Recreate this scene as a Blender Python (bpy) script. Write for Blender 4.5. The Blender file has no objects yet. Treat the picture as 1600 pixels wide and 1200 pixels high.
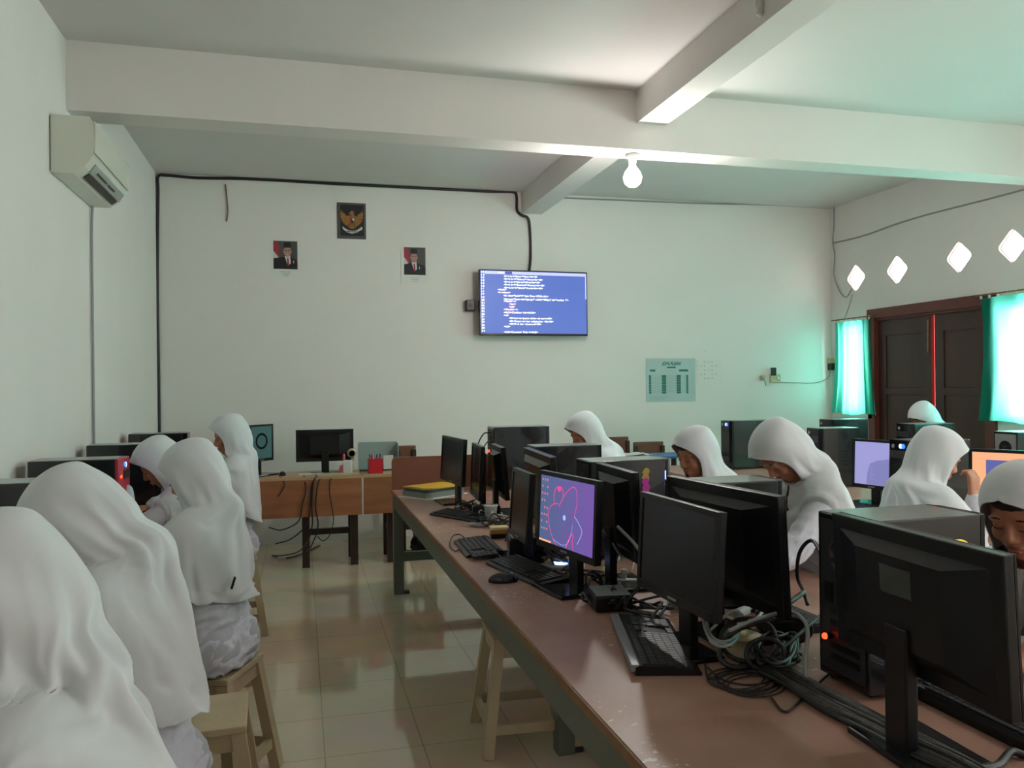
import bpy, bmesh, math, random
from mathutils import Vector, Matrix, noise, geometry
PI = math.pi
sin, cos, radians = math.sin, math.cos, math.radians
S = bpy.context.scene
COL = S.collection

# ---------------------------------------------------------------- camera, world, exposure
F_PX = 1250.0
YAW, PITCH, ROLL = radians(14.79), radians(0.08), radians(0.6)
CAM = Vector((0, 0, 1.5))
FWD = Vector((sin(YAW) * cos(PITCH), cos(YAW) * cos(PITCH), sin(PITCH)))
R0 = Vector((cos(YAW), -sin(YAW), 0))
U0 = R0.cross(FWD)
RGT = R0 * cos(ROLL) - U0 * sin(ROLL)
UPV = U0 * cos(ROLL) + R0 * sin(ROLL)
cd = bpy.data.cameras.new('camera')
cam = bpy.data.objects.new('camera', cd)
COL.objects.link(cam)
m = Matrix((RGT, UPV, -FWD)).transposed().to_4x4()
m.translation = CAM
cam.matrix_world = m
cd.sensor_width = 36
cd.lens = F_PX / 1600 * 36
cd.clip_start = 0.02
S.camera = cam

S.view_settings.view_transform = 'Standard'
S.view_settings.look = 'None'
S.view_settings.gamma = 1
S.view_settings.use_curve_mapping = False
S.view_settings.exposure = 0.36

w = bpy.data.worlds.new('daylight')
S.world = w
w.use_nodes = True
bg = w.node_tree.nodes['Background']
bg.inputs[0].default_value = (1.0, 0.985, 0.95, 1)
bg.inputs[1].default_value = 15.0


def ray(px, py):
    return (FWD + RGT * ((px - 800) / F_PX) - UPV * ((py - 600) / F_PX))


def P(px, py, h):
    "point of the room at height h seen at a pixel (photo survey)"
    d = ray(px, py)
    return CAM + d * ((h - CAM.z) / d.z)


def WB(px, py, y=8.0):
    "point on a plane parallel to the back wall"
    d = ray(px, py)
    return CAM + d * (y / d.y)


def WX(px, py, x):
    d = ray(px, py)
    return CAM + d * (x / d.x)


# room
XL, XR, YB, YF, ZC = -1.28, 5.94, 8.0, -2.3, 3.5

# portals / daylight openings: (centre, normal into the room, size)
def portal(name, loc, rot, sx, sy):
    ld = bpy.data.lights.new(name, 'AREA')
    ld.shape = 'RECTANGLE'
    ld.size, ld.size_y = sx, sy
    ld.cycles.is_portal = True
    o = bpy.data.objects.new(name, ld)
    COL.objects.link(o)
    o.location = loc
    o.rotation_euler = rot
    return o

REAR_FILL_WIN = [(4.4, 5.4)]  # unseen window behind the camera, added as general fill light
RIGHT_WIN = [(7.42, 7.78), (4.55, 5.66), (2.6, 4.1), (-1.0, 0.6)]  # the last one, behind the camera, is unseen and added for fill
for a, b in REAR_FILL_WIN:
    portal('window_light', ((a + b) / 2, YF - 0.13, 1.65), (PI / 2, 0, PI), b - a, 1.1)
for a, b in RIGHT_WIN:
    portal('window_light', (XR + 0.14, (a + b) / 2, 1.65), (PI / 2, 0, PI / 2), b - a, 1.0)

# ---------------------------------------------------------------- materials
def srgb(r, g, b):
    f = lambda c: (c / 255 / 12.92) if c / 255 <= 0.04045 else ((c / 255 + 0.055) / 1.055) ** 2.4
    return (f(r), f(g), f(b), 1)


def mat(name, col, rough=0.5, metal=0.0, bump=0.0, bscale=60, var=0.0, vscale=4, emit=None, estr=1.0, spec=None,
        sheen=0.0, sub=0.0, coat=0.0, stretch=None):
    m = bpy.data.materials.new(name)
    m.use_nodes = True
    nt = m.node_tree
    b = nt.nodes['Principled BSDF']
    b.inputs['Base Color'].default_value = col
    b.inputs['Roughness'].default_value = rough
    b.inputs['Metallic'].default_value = metal
    if spec is not None:
        b.inputs['Specular IOR Level'].default_value = spec
    if sheen:
        b.inputs['Sheen Weight'].default_value = sheen
    if coat:
        b.inputs['Coat Weight'].default_value = coat
    if sub:
        b.inputs['Subsurface Weight'].default_value = sub
        b.inputs['Subsurface Radius'].default_value = (0.02, 0.008, 0.004)
    if emit:
        b.inputs['Emission Color'].default_value = emit
        b.inputs['Emission Strength'].default_value = estr
    if bump or var:
        tc = nt.nodes.new('ShaderNodeTexCoord')
        mp = nt.nodes.new('ShaderNodeMapping')
        nt.links.new(tc.outputs['Object'], mp.inputs[0])
        if stretch:
            mp.inputs['Scale'].default_value = stretch
    if bump:
        n = nt.nodes.new('ShaderNodeTexNoise')
        n.inputs['Scale'].default_value = bscale
        n.inputs['Detail'].default_value = 4
        nt.links.new(mp.outputs[0], n.inputs[0])
        bp = nt.nodes.new('ShaderNodeBump')
        bp.inputs['Strength'].default_value = bump
        bp.inputs['Distance'].default_value = 0.01
        nt.links.new(n.outputs[0], bp.inputs['Height'])
        nt.links.new(bp.outputs[0], b.inputs['Normal'])
    if var:
        n = nt.nodes.new('ShaderNodeTexNoise')
        n.inputs['Scale'].default_value = vscale
        n.inputs['Detail'].default_value = 5
        nt.links.new(mp.outputs[0], n.inputs[0])
        rp = nt.nodes.new('ShaderNodeValToRGB')
        rp.color_ramp.elements[0].position = 0.3
        rp.color_ramp.elements[1].position = 0.7
        rp.color_ramp.elements[0].color = tuple(c * (1 - var) for c in col[:3]) + (1,)
        rp.color_ramp.elements[1].color = tuple(min(1, c * (1 + var)) for c in col[:3]) + (1,)
        nt.links.new(n.outputs[0], rp.inputs[0])
        nt.links.new(rp.outputs[0], b.inputs['Base Color'])
    return m


def L(*c):
    return tuple(c) + (1,)


M = {}
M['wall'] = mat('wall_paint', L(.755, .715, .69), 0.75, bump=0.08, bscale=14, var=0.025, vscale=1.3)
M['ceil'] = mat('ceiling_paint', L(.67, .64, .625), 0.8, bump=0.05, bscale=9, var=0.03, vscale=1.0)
M['hijab'] = mat('hijab_cloth', L(.61, .635, .665), 0.85, bump=0.04, bscale=450, sheen=0.3)
M['blouse'] = mat('blouse_cloth', L(.55, .56, .63), 0.8, bump=0.5, bscale=22, sheen=0.2)
M['skirt'] = mat('skirt_cloth', L(.42, .43, .48), 0.85, bump=0.3, bscale=22)
M['skin'] = mat('skin', L(.47, .205, .12), 0.5, sub=0.08, var=0.06, vscale=9)
M['lips'] = mat('lips', L(.30, .09, .07), 0.45)
M['brow'] = mat('brow_hair', L(.012, .009, .008), 0.7)
M['hair'] = mat('dark_hair', L(.012, .01, .01), 0.6)
M['black'] = mat('black_plastic', L(.005, .006, .007), 0.33, bump=0.03, bscale=300, spec=.35)
M['casing'] = mat('black_painted_steel', L(.008, .009, .011), 0.22, bump=0.02, bscale=200, coat=.6)
M['gloss'] = mat('gloss_black', L(.006, .007, .009), 0.12)
M['screen_off'] = mat('dark_screen_glass', L(.008, .009, .012), 0.22)
M['darkgrey'] = mat('dark_grey_plastic', L(.022, .023, .025), 0.45)
M['key'] = mat('keycap_plastic', L(.014, .015, .017), 0.42)
M['silver'] = mat('silver_grey_plastic', L(.28, .29, .31), 0.35, metal=0.3)
M['steel'] = mat('bare_steel', L(.42, .43, .43), 0.4, metal=0.9)
M['cable'] = mat('black_cable', L(.012, .012, .013), 0.45)
M['cable_grey'] = mat('grey_cable', L(.30, .31, .31), 0.5)
M['cable_white'] = mat('white_cable', L(.55, .55, .52), 0.5)
M['bundle'] = mat('cable_bundle_sleeve', L(.045, .045, .04), 0.6, bump=1.0, bscale=30, var=0.5, vscale=30, stretch=(1, 1, 1))
M['red'] = mat('red_plastic', L(.42, .015, .04), 0.4)
M['red2'] = mat('bright_red', L(.55, .01, .02), 0.4)
M['stool'] = mat('pale_painted_wood', L(.52, .42, .27), 0.5, bump=0.15, bscale=30, var=0.10, vscale=6, stretch=(1, 1, .2))
M['darkwood'] = mat('dark_brown_wood', L(.035, .016, .011), 0.45, var=0.25, vscale=8)
M['chairwood'] = mat('reddish_brown_wood', L(.16, .062, .035), 0.45, var=0.2, vscale=8, stretch=(.3, 1, 1))
M['honey'] = mat('honey_wood_veneer', L(.36, .14, .062), 0.4, bump=0.05, bscale=40, var=0.22, vscale=7, stretch=(.25, 1, 2.2))
M['honey_edge'] = mat('pale_wood_edge', L(.50, .30, .16), 0.45)
M['green_paint'] = mat('grey_green_paint', L(.115, .13, .10), 0.42, var=0.06, vscale=5)
M['edge'] = mat('raw_edge_wood', L(.23, .12, .055), 0.6, var=0.2, vscale=20)
M['laminate_panel'] = mat('brown_laminate_panel', L(.20, .075, .045), 0.35, var=0.12, vscale=6, stretch=(.5, 1, 1))
M['door'] = mat('dark_red_brown_varnish', L(.05, .018, .013), 0.38, var=0.3, vscale=5, stretch=(1, 1, .2))
M['door_frame'] = mat('maroon_door_frame', L(.12, .028, .018), 0.4, var=0.15, vscale=6)
M['ac'] = mat('ivory_plastic', L(.66, .66, .58), 0.25)
M['ac_dark'] = mat('dark_vent', L(.03, .03, .025), 0.5)
M['ac_grey'] = mat('grey_louvre', L(.30, .33, .30), 0.4)
M['paper'] = mat('white_paper', L(.74, .72, .69), 0.8)
M['paper2'] = mat('pale_blue_paper', L(.44, .56, .55), 0.8)
M['print_green'] = mat('dark_green_print', L(.03, .17, .135), 0.7)
M['print_grey'] = mat('grey_green_print', L(.28, .42, .41), 0.7)
M['print_bg'] = mat('dark_grey_print', L(.075, .07, .07), 0.6)
M['print_black'] = mat('black_print', L(.008, .010, .011), 0.6)
M['print_red'] = mat('red_print', L(.35, .03, .05), 0.6)
M['print_skin'] = mat('skin_tone_print', L(.42, .22, .19), 0.6)
M['print_white'] = mat('white_print', L(.60, .58, .60), 0.6)
M['print_gold'] = mat('ochre_print', L(.30, .13, .025), 0.6, var=0.35, vscale=60)
M['print_goldd'] = mat('dark_ochre_print', L(.13, .05, .012), 0.6)
M['yellow'] = mat('yellow_card', L(.72, .42, .01), 0.5)
M['sponge'] = mat('yellow_sponge', L(.80, .60, .32), 0.8, bump=0.3, bscale=80)
M['brownlid'] = mat('ochre_plastic', L(.48, .22, .04), 0.5)
M['dust_sheen'] = mat('dusty_sheen_steel', L(.15, .16, .15), 0.32, var=0.15, vscale=14, coat=.4)  # dusty grey, made paler to paint in the grazing reflection
M['slit'] = None
M['glass_teal'] = mat('pale_teal_acrylic', L(.30, .38, .36), 0.3)
M['beige'] = mat('beige_plastic', L(.50, .44, .27), 0.5)
M['blue'] = mat('blue_plastic', L(.03, .14, .36), 0.45)
M['bag'] = mat('black_nylon', L(.008, .008, .008), 0.8, bump=0.4, bscale=12)
M['white'] = mat('white_plastic', L(.70, .70, .68), 0.4)
M['pink'] = mat('pink_plastic', L(.65, .12, .18), 0.5)
M['book_grey'] = mat('grey_book_cover', L(.20, .215, .19), 0.6)
M['book_blue'] = mat('dark_teal_book_cover', L(.035, .065, .07), 0.5)
M['bulb_holder'] = mat('bulb_holder', L(.55, .54, .5), 0.5)
M['diamond_frame'] = mat('reddish_vent_rim', L(.30, .12, .10), 0.5)
M['tv_bg'] = mat('television_blue_glow', L(0, 0, 0), 0.4, emit=L(.07, .13, .45), estr=1.0)
M['tv_bar'] = mat('television_pale_band', L(0, 0, 0), 0.4, emit=L(.42, .45, .85), estr=1.2)
M['tv_bar_dark'] = mat('television_dark_tab', L(0, 0, 0), 0.4, emit=L(.04, .07, .35), estr=1.0)
M['tv_text'] = mat('television_text_glow', L(0, 0, 0), 0.4, emit=L(.85, .93, 1), estr=1.3)
M['tv_pink'] = mat('television_pink_text', L(0, 0, 0), 0.4, emit=L(1, .62, .72), estr=1.6)
M['led_blue'] = mat('blue_indicator', L(0, 0, 0), 0.4, emit=L(.02, .09, 1), estr=3.5)
M['led_white'] = mat('pale_blue_indicator', L(0, 0, 0), 0.4, emit=L(.25, .40, 1), estr=3)
M['led_red'] = mat('red_indicator', L(0, 0, 0), 0.4, emit=L(1, .04, .01), estr=4)
M['bulb'] = mat('lit_bulb', L(.9, .9, .9), 0.4, emit=L(1, .98, .92), estr=30)
M['scr_lav'] = mat('lavender_screen', L(0, 0, 0), 0.3, emit=L(.27, .26, .52), estr=1.0)
M['scr_lav2'] = mat('lavender_screen_dark', L(0, 0, 0), 0.3, emit=L(.17, .17, .38), estr=1.0)
M['scr_peach'] = mat('peach_screen', L(0, 0, 0), 0.3, emit=L(.80, .37, .19), estr=1.0)
M['scr_blue'] = mat('indigo_screen', L(0, 0, 0), 0.3, emit=L(.09, .10, .32), estr=1.0)
M['scr_green'] = mat('green_window_screen', L(0, 0, 0), 0.3, emit=L(.025, .06, .055), estr=1.0)
M['neon'] = mat('pink_neon_lines', L(0, 0, 0), 0.3, emit=L(.75, .04, .19), estr=1.2)
M['neon_b'] = mat('blue_neon_lines', L(0, 0, 0), 0.3, emit=L(.22, .42, .8), estr=1.2)
M['icons'] = mat('desktop_icons', L(0, 0, 0), 0.3, emit=L(.55, .16, .22), estr=1.0)
M['magenta'] = mat('magenta_print', L(.55, .02, .35), 0.5)
M['goldp'] = mat('gold_print', L(.45, .30, .05), 0.5)
M['yellow_led'] = mat('yellow_lit_fan', L(.2, .15, 0), 0.5, emit=L(.75, .5, .01), estr=0.9)
M['hologram'] = mat('hologram_sticker', L(.05, .06, .055), 0.25)


def grad_screen():
    m = mat('purple_blue_wallpaper', L(0, 0, 0), 0.3, emit=L(.1, .1, .3), estr=1.0)
    nt = m.node_tree
    tc = nt.nodes.new('ShaderNodeTexCoord')
    sp = nt.nodes.new('ShaderNodeSeparateXYZ')
    ad = nt.nodes.new('ShaderNodeMath')
    rp = nt.nodes.new('ShaderNodeValToRGB')
    nt.links.new(tc.outputs['Object'], sp.inputs[0])
    # picture on the screen: teal blue at its left, purple at lower right
    mu = nt.nodes.new('ShaderNodeMath'); mu.operation = 'MULTIPLY_ADD'
    mu.inputs[1].default_value = 2.2; mu.inputs[2].default_value = 0.5
    nt.links.new(sp.outputs['Y'], mu.inputs[0])
    nt.links.new(mu.outputs[0], rp.inputs[0])
    e = rp.color_ramp.elements
    e[0].position, e[0].color = 0.05, L(.055, .10, .20)
    e[1].position, e[1].color = 0.95, L(.14, .07, .30)
    nt.links.new(rp.outputs[0], nt.nodes['Principled BSDF'].inputs['Emission Color'])
    return m


M['scr_swirl'] = grad_screen()


def translucent(name, col, tcol, tfac=0.7):
    m = bpy.data.materials.new(name)
    m.use_nodes = True
    nt = m.node_tree
    nt.nodes.clear()
    o = nt.nodes.new('ShaderNodeOutputMaterial')
    a = nt.nodes.new('ShaderNodeBsdfDiffuse'); a.inputs[0].default_value = col
    b = nt.nodes.new('ShaderNodeBsdfTranslucent'); b.inputs[0].default_value = tcol
    x = nt.nodes.new('ShaderNodeMixShader'); x.inputs[0].default_value = tfac
    nt.links.new(a.outputs[0], x.inputs[1]); nt.links.new(b.outputs[0], x.inputs[2])
    nt.links.new(x.outputs[0], o.inputs[0])
    return m


M['curtain'] = translucent('green_curtain_cloth', L(.01, .42, .28), L(.20, .97, .82), 0.75)


def clear(name, tint=(1, 1, 1), gl=0.08, rough=0.05):
    m = bpy.data.materials.new(name)
    m.use_nodes = True
    nt = m.node_tree
    nt.nodes.clear()
    o = nt.nodes.new('ShaderNodeOutputMaterial')
    a = nt.nodes.new('ShaderNodeBsdfTransparent'); a.inputs[0].default_value = L(*tint)
    b = nt.nodes.new('ShaderNodeBsdfGlossy'); b.inputs['Roughness'].default_value = rough
    x = nt.nodes.new('ShaderNodeMixShader'); x.inputs[0].default_value = gl
    nt.links.new(a.outputs[0], x.inputs[1]); nt.links.new(b.outputs[0], x.inputs[2])
    nt.links.new(x.outputs[0], o.inputs[0])
    return m


M['pane'] = clear('window_glass')
M['slit'] = translucent('pink_red_strip', L(.6, .1, .1), L(.42, .13, .13), 0.9)
M['cup'] = clear('clear_plastic', (.80, .82, .82), 0.42, 0.35)
M['cup'].node_tree.nodes['Glossy BSDF'].inputs['Color'].default_value = (.9, .92, .92, 1)
_nt = M['cup'].node_tree
_d = _nt.nodes.new('ShaderNodeBsdfDiffuse'); _d.inputs[0].default_value = (.8, .82, .82, 1)
_x = _nt.nodes.new('ShaderNodeMixShader'); _x.inputs[0].default_value = .38
_o = _nt.nodes['Material Output']
_nt.links.new(_o.inputs[0].links[0].from_socket, _x.inputs[1]); _nt.links.new(_d.outputs[0], _x.inputs[2]); _nt.links.new(_x.outputs[0], _o.inputs[0])
M['wrap'] = clear('crinkled_wrap', (.8, .8, .8), 0.4, 0.3)


def floor_mat():
    m = mat('cream_floor_tiles', L(.40, .35, .25), 0.1)
    nt = m.node_tree
    b = nt.nodes['Principled BSDF']
    tc = nt.nodes.new('ShaderNodeTexCoord')
    mp = nt.nodes.new('ShaderNodeMapping')
    mp.inputs['Location'].default_value = (-0.08, -0.13, 0)
    br = nt.nodes.new('ShaderNodeTexBrick')
    br.offset = 0
    br.inputs['Color1'].default_value = L(.78, .64, .47)
    br.inputs['Color2'].default_value = L(.75, .61, .45)
    br.inputs['Mortar'].default_value = L(.45, .37, .25)
    br.inputs['Scale'].default_value = 1
    br.inputs['Mortar Size'].default_value = 0.0022
    br.inputs['Brick Width'].default_value = 0.4
    br.inputs['Row Height'].default_value = 0.4
    n = nt.nodes.new('ShaderNodeTexNoise'); n.inputs['Scale'].default_value = 3.0; n.inputs['Detail'].default_value = 6
    mx = nt.nodes.new('ShaderNodeMixRGB'); mx.blend_type = 'MULTIPLY'; mx.inputs[0].default_value = 0.35
    nt.links.new(tc.outputs['Object'], mp.inputs[0])
    nt.links.new(mp.outputs[0], br.inputs['Vector'])
    nt.links.new(mp.outputs[0], n.inputs[0])
    nt.links.new(br.outputs[0], mx.inputs[1]); nt.links.new(n.outputs[1], mx.inputs[2])
    nt.links.new(mx.outputs[0], b.inputs['Base Color'])
    rr = nt.nodes.new('ShaderNodeMapRange')
    rr.inputs[3].default_value = 0.03; rr.inputs[4].default_value = 0.09
    nt.links.new(n.outputs[0], rr.inputs[0]); nt.links.new(rr.outputs[0], b.inputs['Roughness'])
    b.inputs['Specular IOR Level'].default_value = 0.75
    return m


M['floor'] = floor_mat()


def table_mat():
    m = mat('brown_table_laminate', L(.2, .1, .07), 0.28)
    nt = m.node_tree
    b = nt.nodes['Principled BSDF']
    tc = nt.nodes.new('ShaderNodeTexCoord')
    n = nt.nodes.new('ShaderNodeTexNoise'); n.inputs['Scale'].default_value = 5; n.inputs['Detail'].default_value = 6
    rp = nt.nodes.new('ShaderNodeValToRGB')
    rp.color_ramp.elements[0].position = .3; rp.color_ramp.elements[0].color = L(.33, .18, .13)
    rp.color_ramp.elements[1].position = .7; rp.color_ramp.elements[1].color = L(.44, .26, .20)
    nt.links.new(tc.outputs['Object'], n.inputs[0]); nt.links.new(n.outputs[0], rp.inputs[0])
    # chipped pale flecks
    v = nt.nodes.new('ShaderNodeTexNoise'); v.inputs['Scale'].default_value = 55; v.inputs['Detail'].default_value = 3
    g = nt.nodes.new('ShaderNodeTexNoise'); g.inputs['Scale'].default_value = 3.1; g.inputs['Detail'].default_value = 1
    mp = nt.nodes.new('ShaderNodeMapping'); mp.inputs['Location'].default_value = (2.3, 7.7, 0)
    nt.links.new(tc.outputs['Object'], mp.inputs[0])
    nt.links.new(tc.outputs['Object'], v.inputs[0]); nt.links.new(mp.outputs[0], g.inputs[0])
    a1 = nt.nodes.new('ShaderNodeMath'); a1.operation = 'GREATER_THAN'; a1.inputs[1].default_value = 0.64
    a2 = nt.nodes.new('ShaderNodeMath'); a2.operation = 'GREATER_THAN'; a2.inputs[1].default_value = 0.56
    a3 = nt.nodes.new('ShaderNodeMath'); a3.operation = 'MULTIPLY'
    nt.links.new(v.outputs[0], a1.inputs[0]); nt.links.new(g.outputs[0], a2.inputs[0])
    nt.links.new(a1.outputs[0], a3.inputs[0]); nt.links.new(a2.outputs[0], a3.inputs[1])
    mx = nt.nodes.new('ShaderNodeMixRGB'); mx.inputs[2].default_value = L(.55, .5, .42)
    nt.links.new(a3.outputs[0], mx.inputs[0]); nt.links.new(rp.outputs[0], mx.inputs[1])
    nt.links.new(mx.outputs[0], b.inputs['Base Color'])
    rr = nt.nodes.new('ShaderNodeMapRange'); rr.inputs[3].default_value = 0.34; rr.inputs[4].default_value = 0.5
    nt.links.new(n.outputs[0], rr.inputs[0]); nt.links.new(rr.outputs[0], b.inputs['Roughness'])
    return m


M['table'] = table_mat()

# ---------------------------------------------------------------- mesh helpers
class MB:
    def __init__(s):
        s.bm = bmesh.new()
        s.mi = 0

    def _m(s, faces):
        for f in faces:
            f.material_index = s.mi

    def box(s, x0, x1, y0, y1, z0, z1, bev=0.0, mat4=None):
        bm = s.bm
        vs = [bm.verts.new(v) for v in ((x0, y0, z0), (x1, y0, z0), (x1, y1, z0), (x0, y1, z0),
                                         (x0, y0, z1), (x1, y0, z1), (x1, y1, z1), (x0, y1, z1))]
        fs = [bm.faces.new([vs[i] for i in q]) for q in
              ((0, 3, 2, 1), (4, 5, 6, 7), (0, 1, 5, 4), (1, 2, 6, 5), (2, 3, 7, 6), (3, 0, 4, 7))]
        s._m(fs)
        if bev:
            es = list({e for f in fs for e in f.edges})
            r = bmesh.ops.bevel(bm, geom=es, offset=bev, segments=2, affect='EDGES', profile=0.6)
            vs = list({v for f in r['faces'] for v in f.verts} | {v for v in vs if v.is_valid})
            for f in r['faces']:
                f.material_index = s.mi
        if mat4 is not None:
            bmesh.ops.transform(bm, matrix=mat4, verts=[v for v in vs if v.is_valid])
        return s

    def bar(s, a, b, wx, wy=None, up=(0, 0, 1)):
        "square bar from a to b"
        a, b = Vector(a), Vector(b)
        wy = wy or wx
        d = b - a
        ln = d.length
        z = d.normalized()
        upv = Vector(up)
        x = upv.cross(z)
        if x.length < 1e-4:
            x = Vector((1, 0, 0)).cross(z)
            if x.length < 1e-4:
                x = Vector((0, 1, 0))
        x.normalize()
        y = z.cross(x)
        mt = Matrix((x, y, z)).transposed().to_4x4()
        mt.translation = a
        return s.box(-wx / 2, wx / 2, -wy / 2, wy / 2, 0, ln, mat4=mt)

    def lathe(s, prof, n=20, mat4=None, cap=True):
        bm = s.bm
        rings = []
        for r, z in prof:
            rings.append([bm.verts.new((r * cos(2 * PI * k / n), r * sin(2 * PI * k / n), z)) for k in range(n)])
        fs = []
        for a, b in zip(rings, rings[1:]):
            for k in range(n):
                fs.append(bm.faces.new((a[k], a[(k + 1) % n], b[(k + 1) % n], b[k])))
        if cap:
            fs.append(bm.faces.new(rings[0][::-1]))
            fs.append(bm.faces.new(rings[-1]))
        s._m(fs)
        for f in fs:
            f.smooth = True
        if mat4 is not None:
            bmesh.ops.transform(bm, matrix=mat4, verts=[v for r in rings for v in r])
        return s

    def caps(s, p0, r0, p1, r1, n=12, seg=4):
        "tapered capsule"
        p0, p1 = Vector(p0), Vector(p1)
        d = p1 - p0
        ln = max(d.length, 1e-4)
        z = d / ln if d.length > 1e-4 else Vector((0, 0, 1))
        q = z.to_track_quat('Z', 'Y').to_matrix().to_4x4()
        q.translation = p0
        prof = [(r0 * sin(PI / 2 * k / seg) + 1e-5, -r0 * cos(PI / 2 * k / seg)) for k in range(seg + 1)]
        prof += [(r1 * cos(PI / 2 * k / seg) + 1e-5, ln + r1 * sin(PI / 2 * k / seg)) for k in range(seg + 1)]
        return s.lathe(prof, n, q)

    def ball(s, c, rx, ry, rz, rot=None, n=16):
        mt = Matrix.Translation(Vector(c))
        if rot is not None:
            mt = mt @ rot.to_4x4()
        mt = mt @ Matrix.Diagonal((rx, ry, rz, 1))
        r = bmesh.ops.create_uvsphere(s.bm, u_segments=n, v_segments=max(6, n // 2), radius=1, matrix=mt)
        fs = {f for v in r['verts'] for f in v.link_faces}
        for f in fs:
            f.smooth = True
            f.material_index = s.mi
        return s

    def poly(s, pts):
        vs = [s.bm.verts.new(p) for p in pts]
        f = s.bm.faces.new(vs)
        f.material_index = s.mi
        return s

    def prism(s, pts, vec):
        "closed polygon swept by vec"
        vec = Vector(vec)
        a = [s.bm.verts.new(p) for p in pts]
        b = [s.bm.verts.new(Vector(p) + vec) for p in pts]
        fs = [s.bm.faces.new(a[::-1]), s.bm.faces.new(b)]
        n = len(pts)
        for k in range(n):
            fs.append(s.bm.faces.new((a[k], a[(k + 1) % n], b[(k + 1) % n], b[k])))
        s._m(fs)
        return s

    def tube(s, pts, r, n=7, sub=8):
        pts = [Vector(p) for p in pts]
        P_ = []
        q = [pts[0] * 2 - pts[1]] + pts + [pts[-1] * 2 - pts[-2]]
        for i in range(1, len(q) - 2):
            p0, p1, p2, p3 = q[i - 1], q[i], q[i + 1], q[i + 2]
            for k in range(sub):
                t = k / sub
                P_.append(0.5 * ((2 * p1) + (p2 - p0) * t + (2 * p0 - 5 * p1 + 4 * p2 - p3) * t * t +
                                 (3 * p1 - p0 - 3 * p2 + p3) * t ** 3))
        P_.append(pts[-1])
        rings = []
        nrm = None
        for i, p in enumerate(P_):
            d = (P_[min(i + 1, len(P_) - 1)] - P_[max(i - 1, 0)])
            if d.length < 1e-7:
                d = Vector((0, 0, 1))
            d.normalize()
            if nrm is None:
                nrm = d.orthogonal().normalized()
            nrm = (nrm - d * nrm.dot(d))
            if nrm.length < 1e-5:
                nrm = d.orthogonal()
            nrm.normalize()
            b = d.cross(nrm)
            rings.append([s.bm.verts.new(p + (nrm * cos(2 * PI * k / n) + b * sin(2 * PI * k / n)) * r) for k in range(n)])
        fs = []
        for a, b in zip(rings, rings[1:]):
            for k in range(n):
                fs.append(s.bm.faces.new((a[k], a[(k + 1) % n], b[(k + 1) % n], b[k])))
        fs.append(s.bm.faces.new(rings[0][::-1])); fs.append(s.bm.faces.new(rings[-1]))
        for f in fs:
            f.smooth = True
            f.material_index = s.mi
        return s

    def build(s, name, mt, parent=None, smooth=False):
        bmesh.ops.recalc_face_normals(s.bm, faces=s.bm.faces[:])
        me = bpy.data.meshes.new(name)
        s.bm.to_mesh(me)
        s.bm.free()
        mts = mt if isinstance(mt, (list, tuple)) else [mt]
        for k in mts:
            me.materials.append(M[k] if isinstance(k, str) else k)
        if smooth:
            for p in me.polygons:
                p.use_smooth = True
        o = bpy.data.objects.new(name, me)
        COL.objects.link(o)
        if parent is not None:
            o.parent = parent
        return o


def tag(o, label=None, cat=None, group=None, kind=None):
    if label: o['label'] = label
    if cat: o['category'] = cat
    if group: o['group'] = group
    if kind: o['kind'] = kind
    return o


def thing(name, label, cat, loc=(0, 0, 0), rz=0.0, group=None):
    o = bpy.data.objects.new(name, None)
    o.empty_display_size = 0.05
    COL.objects.link(o)
    o.location = loc
    o.rotation_euler = (0, 0, rz)
    return tag(o, label, cat, group)


def dup(root, loc, rz, label=None, group=None):
    r = root.copy(); COL.objects.link(r)
    r.location = loc; r.rotation_euler = (0, 0, rz)
    if label: r['label'] = label
    if group: r['group'] = group
    for ch in list(root.children):
        c = ch.copy(); COL.objects.link(c); c.parent = r
        for g in list(ch.children):
            d = g.copy(); COL.objects.link(d); d.parent = c
    return r


# ---------------------------------------------------------------- the setting
def struct(name, mb, mt, parent=None):
    o = mb.build(name, mt, parent)
    if parent is None:
        o['kind'] = 'structure'
    return o


b = MB(); b.box(XL - .2, XR + .2, YF - .2, YB + .2, -0.12, 0); struct('floor', b, 'floor')
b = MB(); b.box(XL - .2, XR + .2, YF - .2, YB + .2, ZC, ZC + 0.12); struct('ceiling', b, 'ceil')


def wall_holes(name, outer, holes, to3d, thick_vec, mt):
    "plate with holes; outlines are 2-D, to3d maps to the inner face"
    loops = [outer] + holes
    tri = geometry.tessellate_polygon([[Vector((p[0], p[1], 0)) for p in l] for l in loops])
    flat = [p for l in loops for p in l]
    bm = bmesh.new()
    tv = Vector(thick_vec)
    a = [bm.verts.new(to3d(*p)) for p in flat]
    c = [bm.verts.new(Vector(to3d(*p)) + tv) for p in flat]
    for t in tri:
        try:
            bm.faces.new([a[i] for i in t]); bm.faces.new([c[i] for i in reversed(t)])
        except ValueError:
            pass
    k = 0
    for l in loops:
        n = len(l)
        for i in range(n):
            bm.faces.new((a[k + i], a[k + (i + 1) % n], c[k + (i + 1) % n], c[k + i]))
        k += n
    mb = MB(); mb.bm.free(); mb.bm = bm
    return struct(name, mb, mt)


def rect(a, b, c, d):
    return [(a, c), (b, c), (b, d), (a, d)]


WZ0, WZ1 = 1.15, 2.15
DOOR_Y = (5.83, 7.27)
DIAM = [(7.57, 2.645), (6.94, 2.645), (6.14, 2.648), (5.56, 2.655), (4.85, 2.655), (4.2, 2.655), (3.5, 2.655), (2.8, 2.655)]
dr = 0.155


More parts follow.
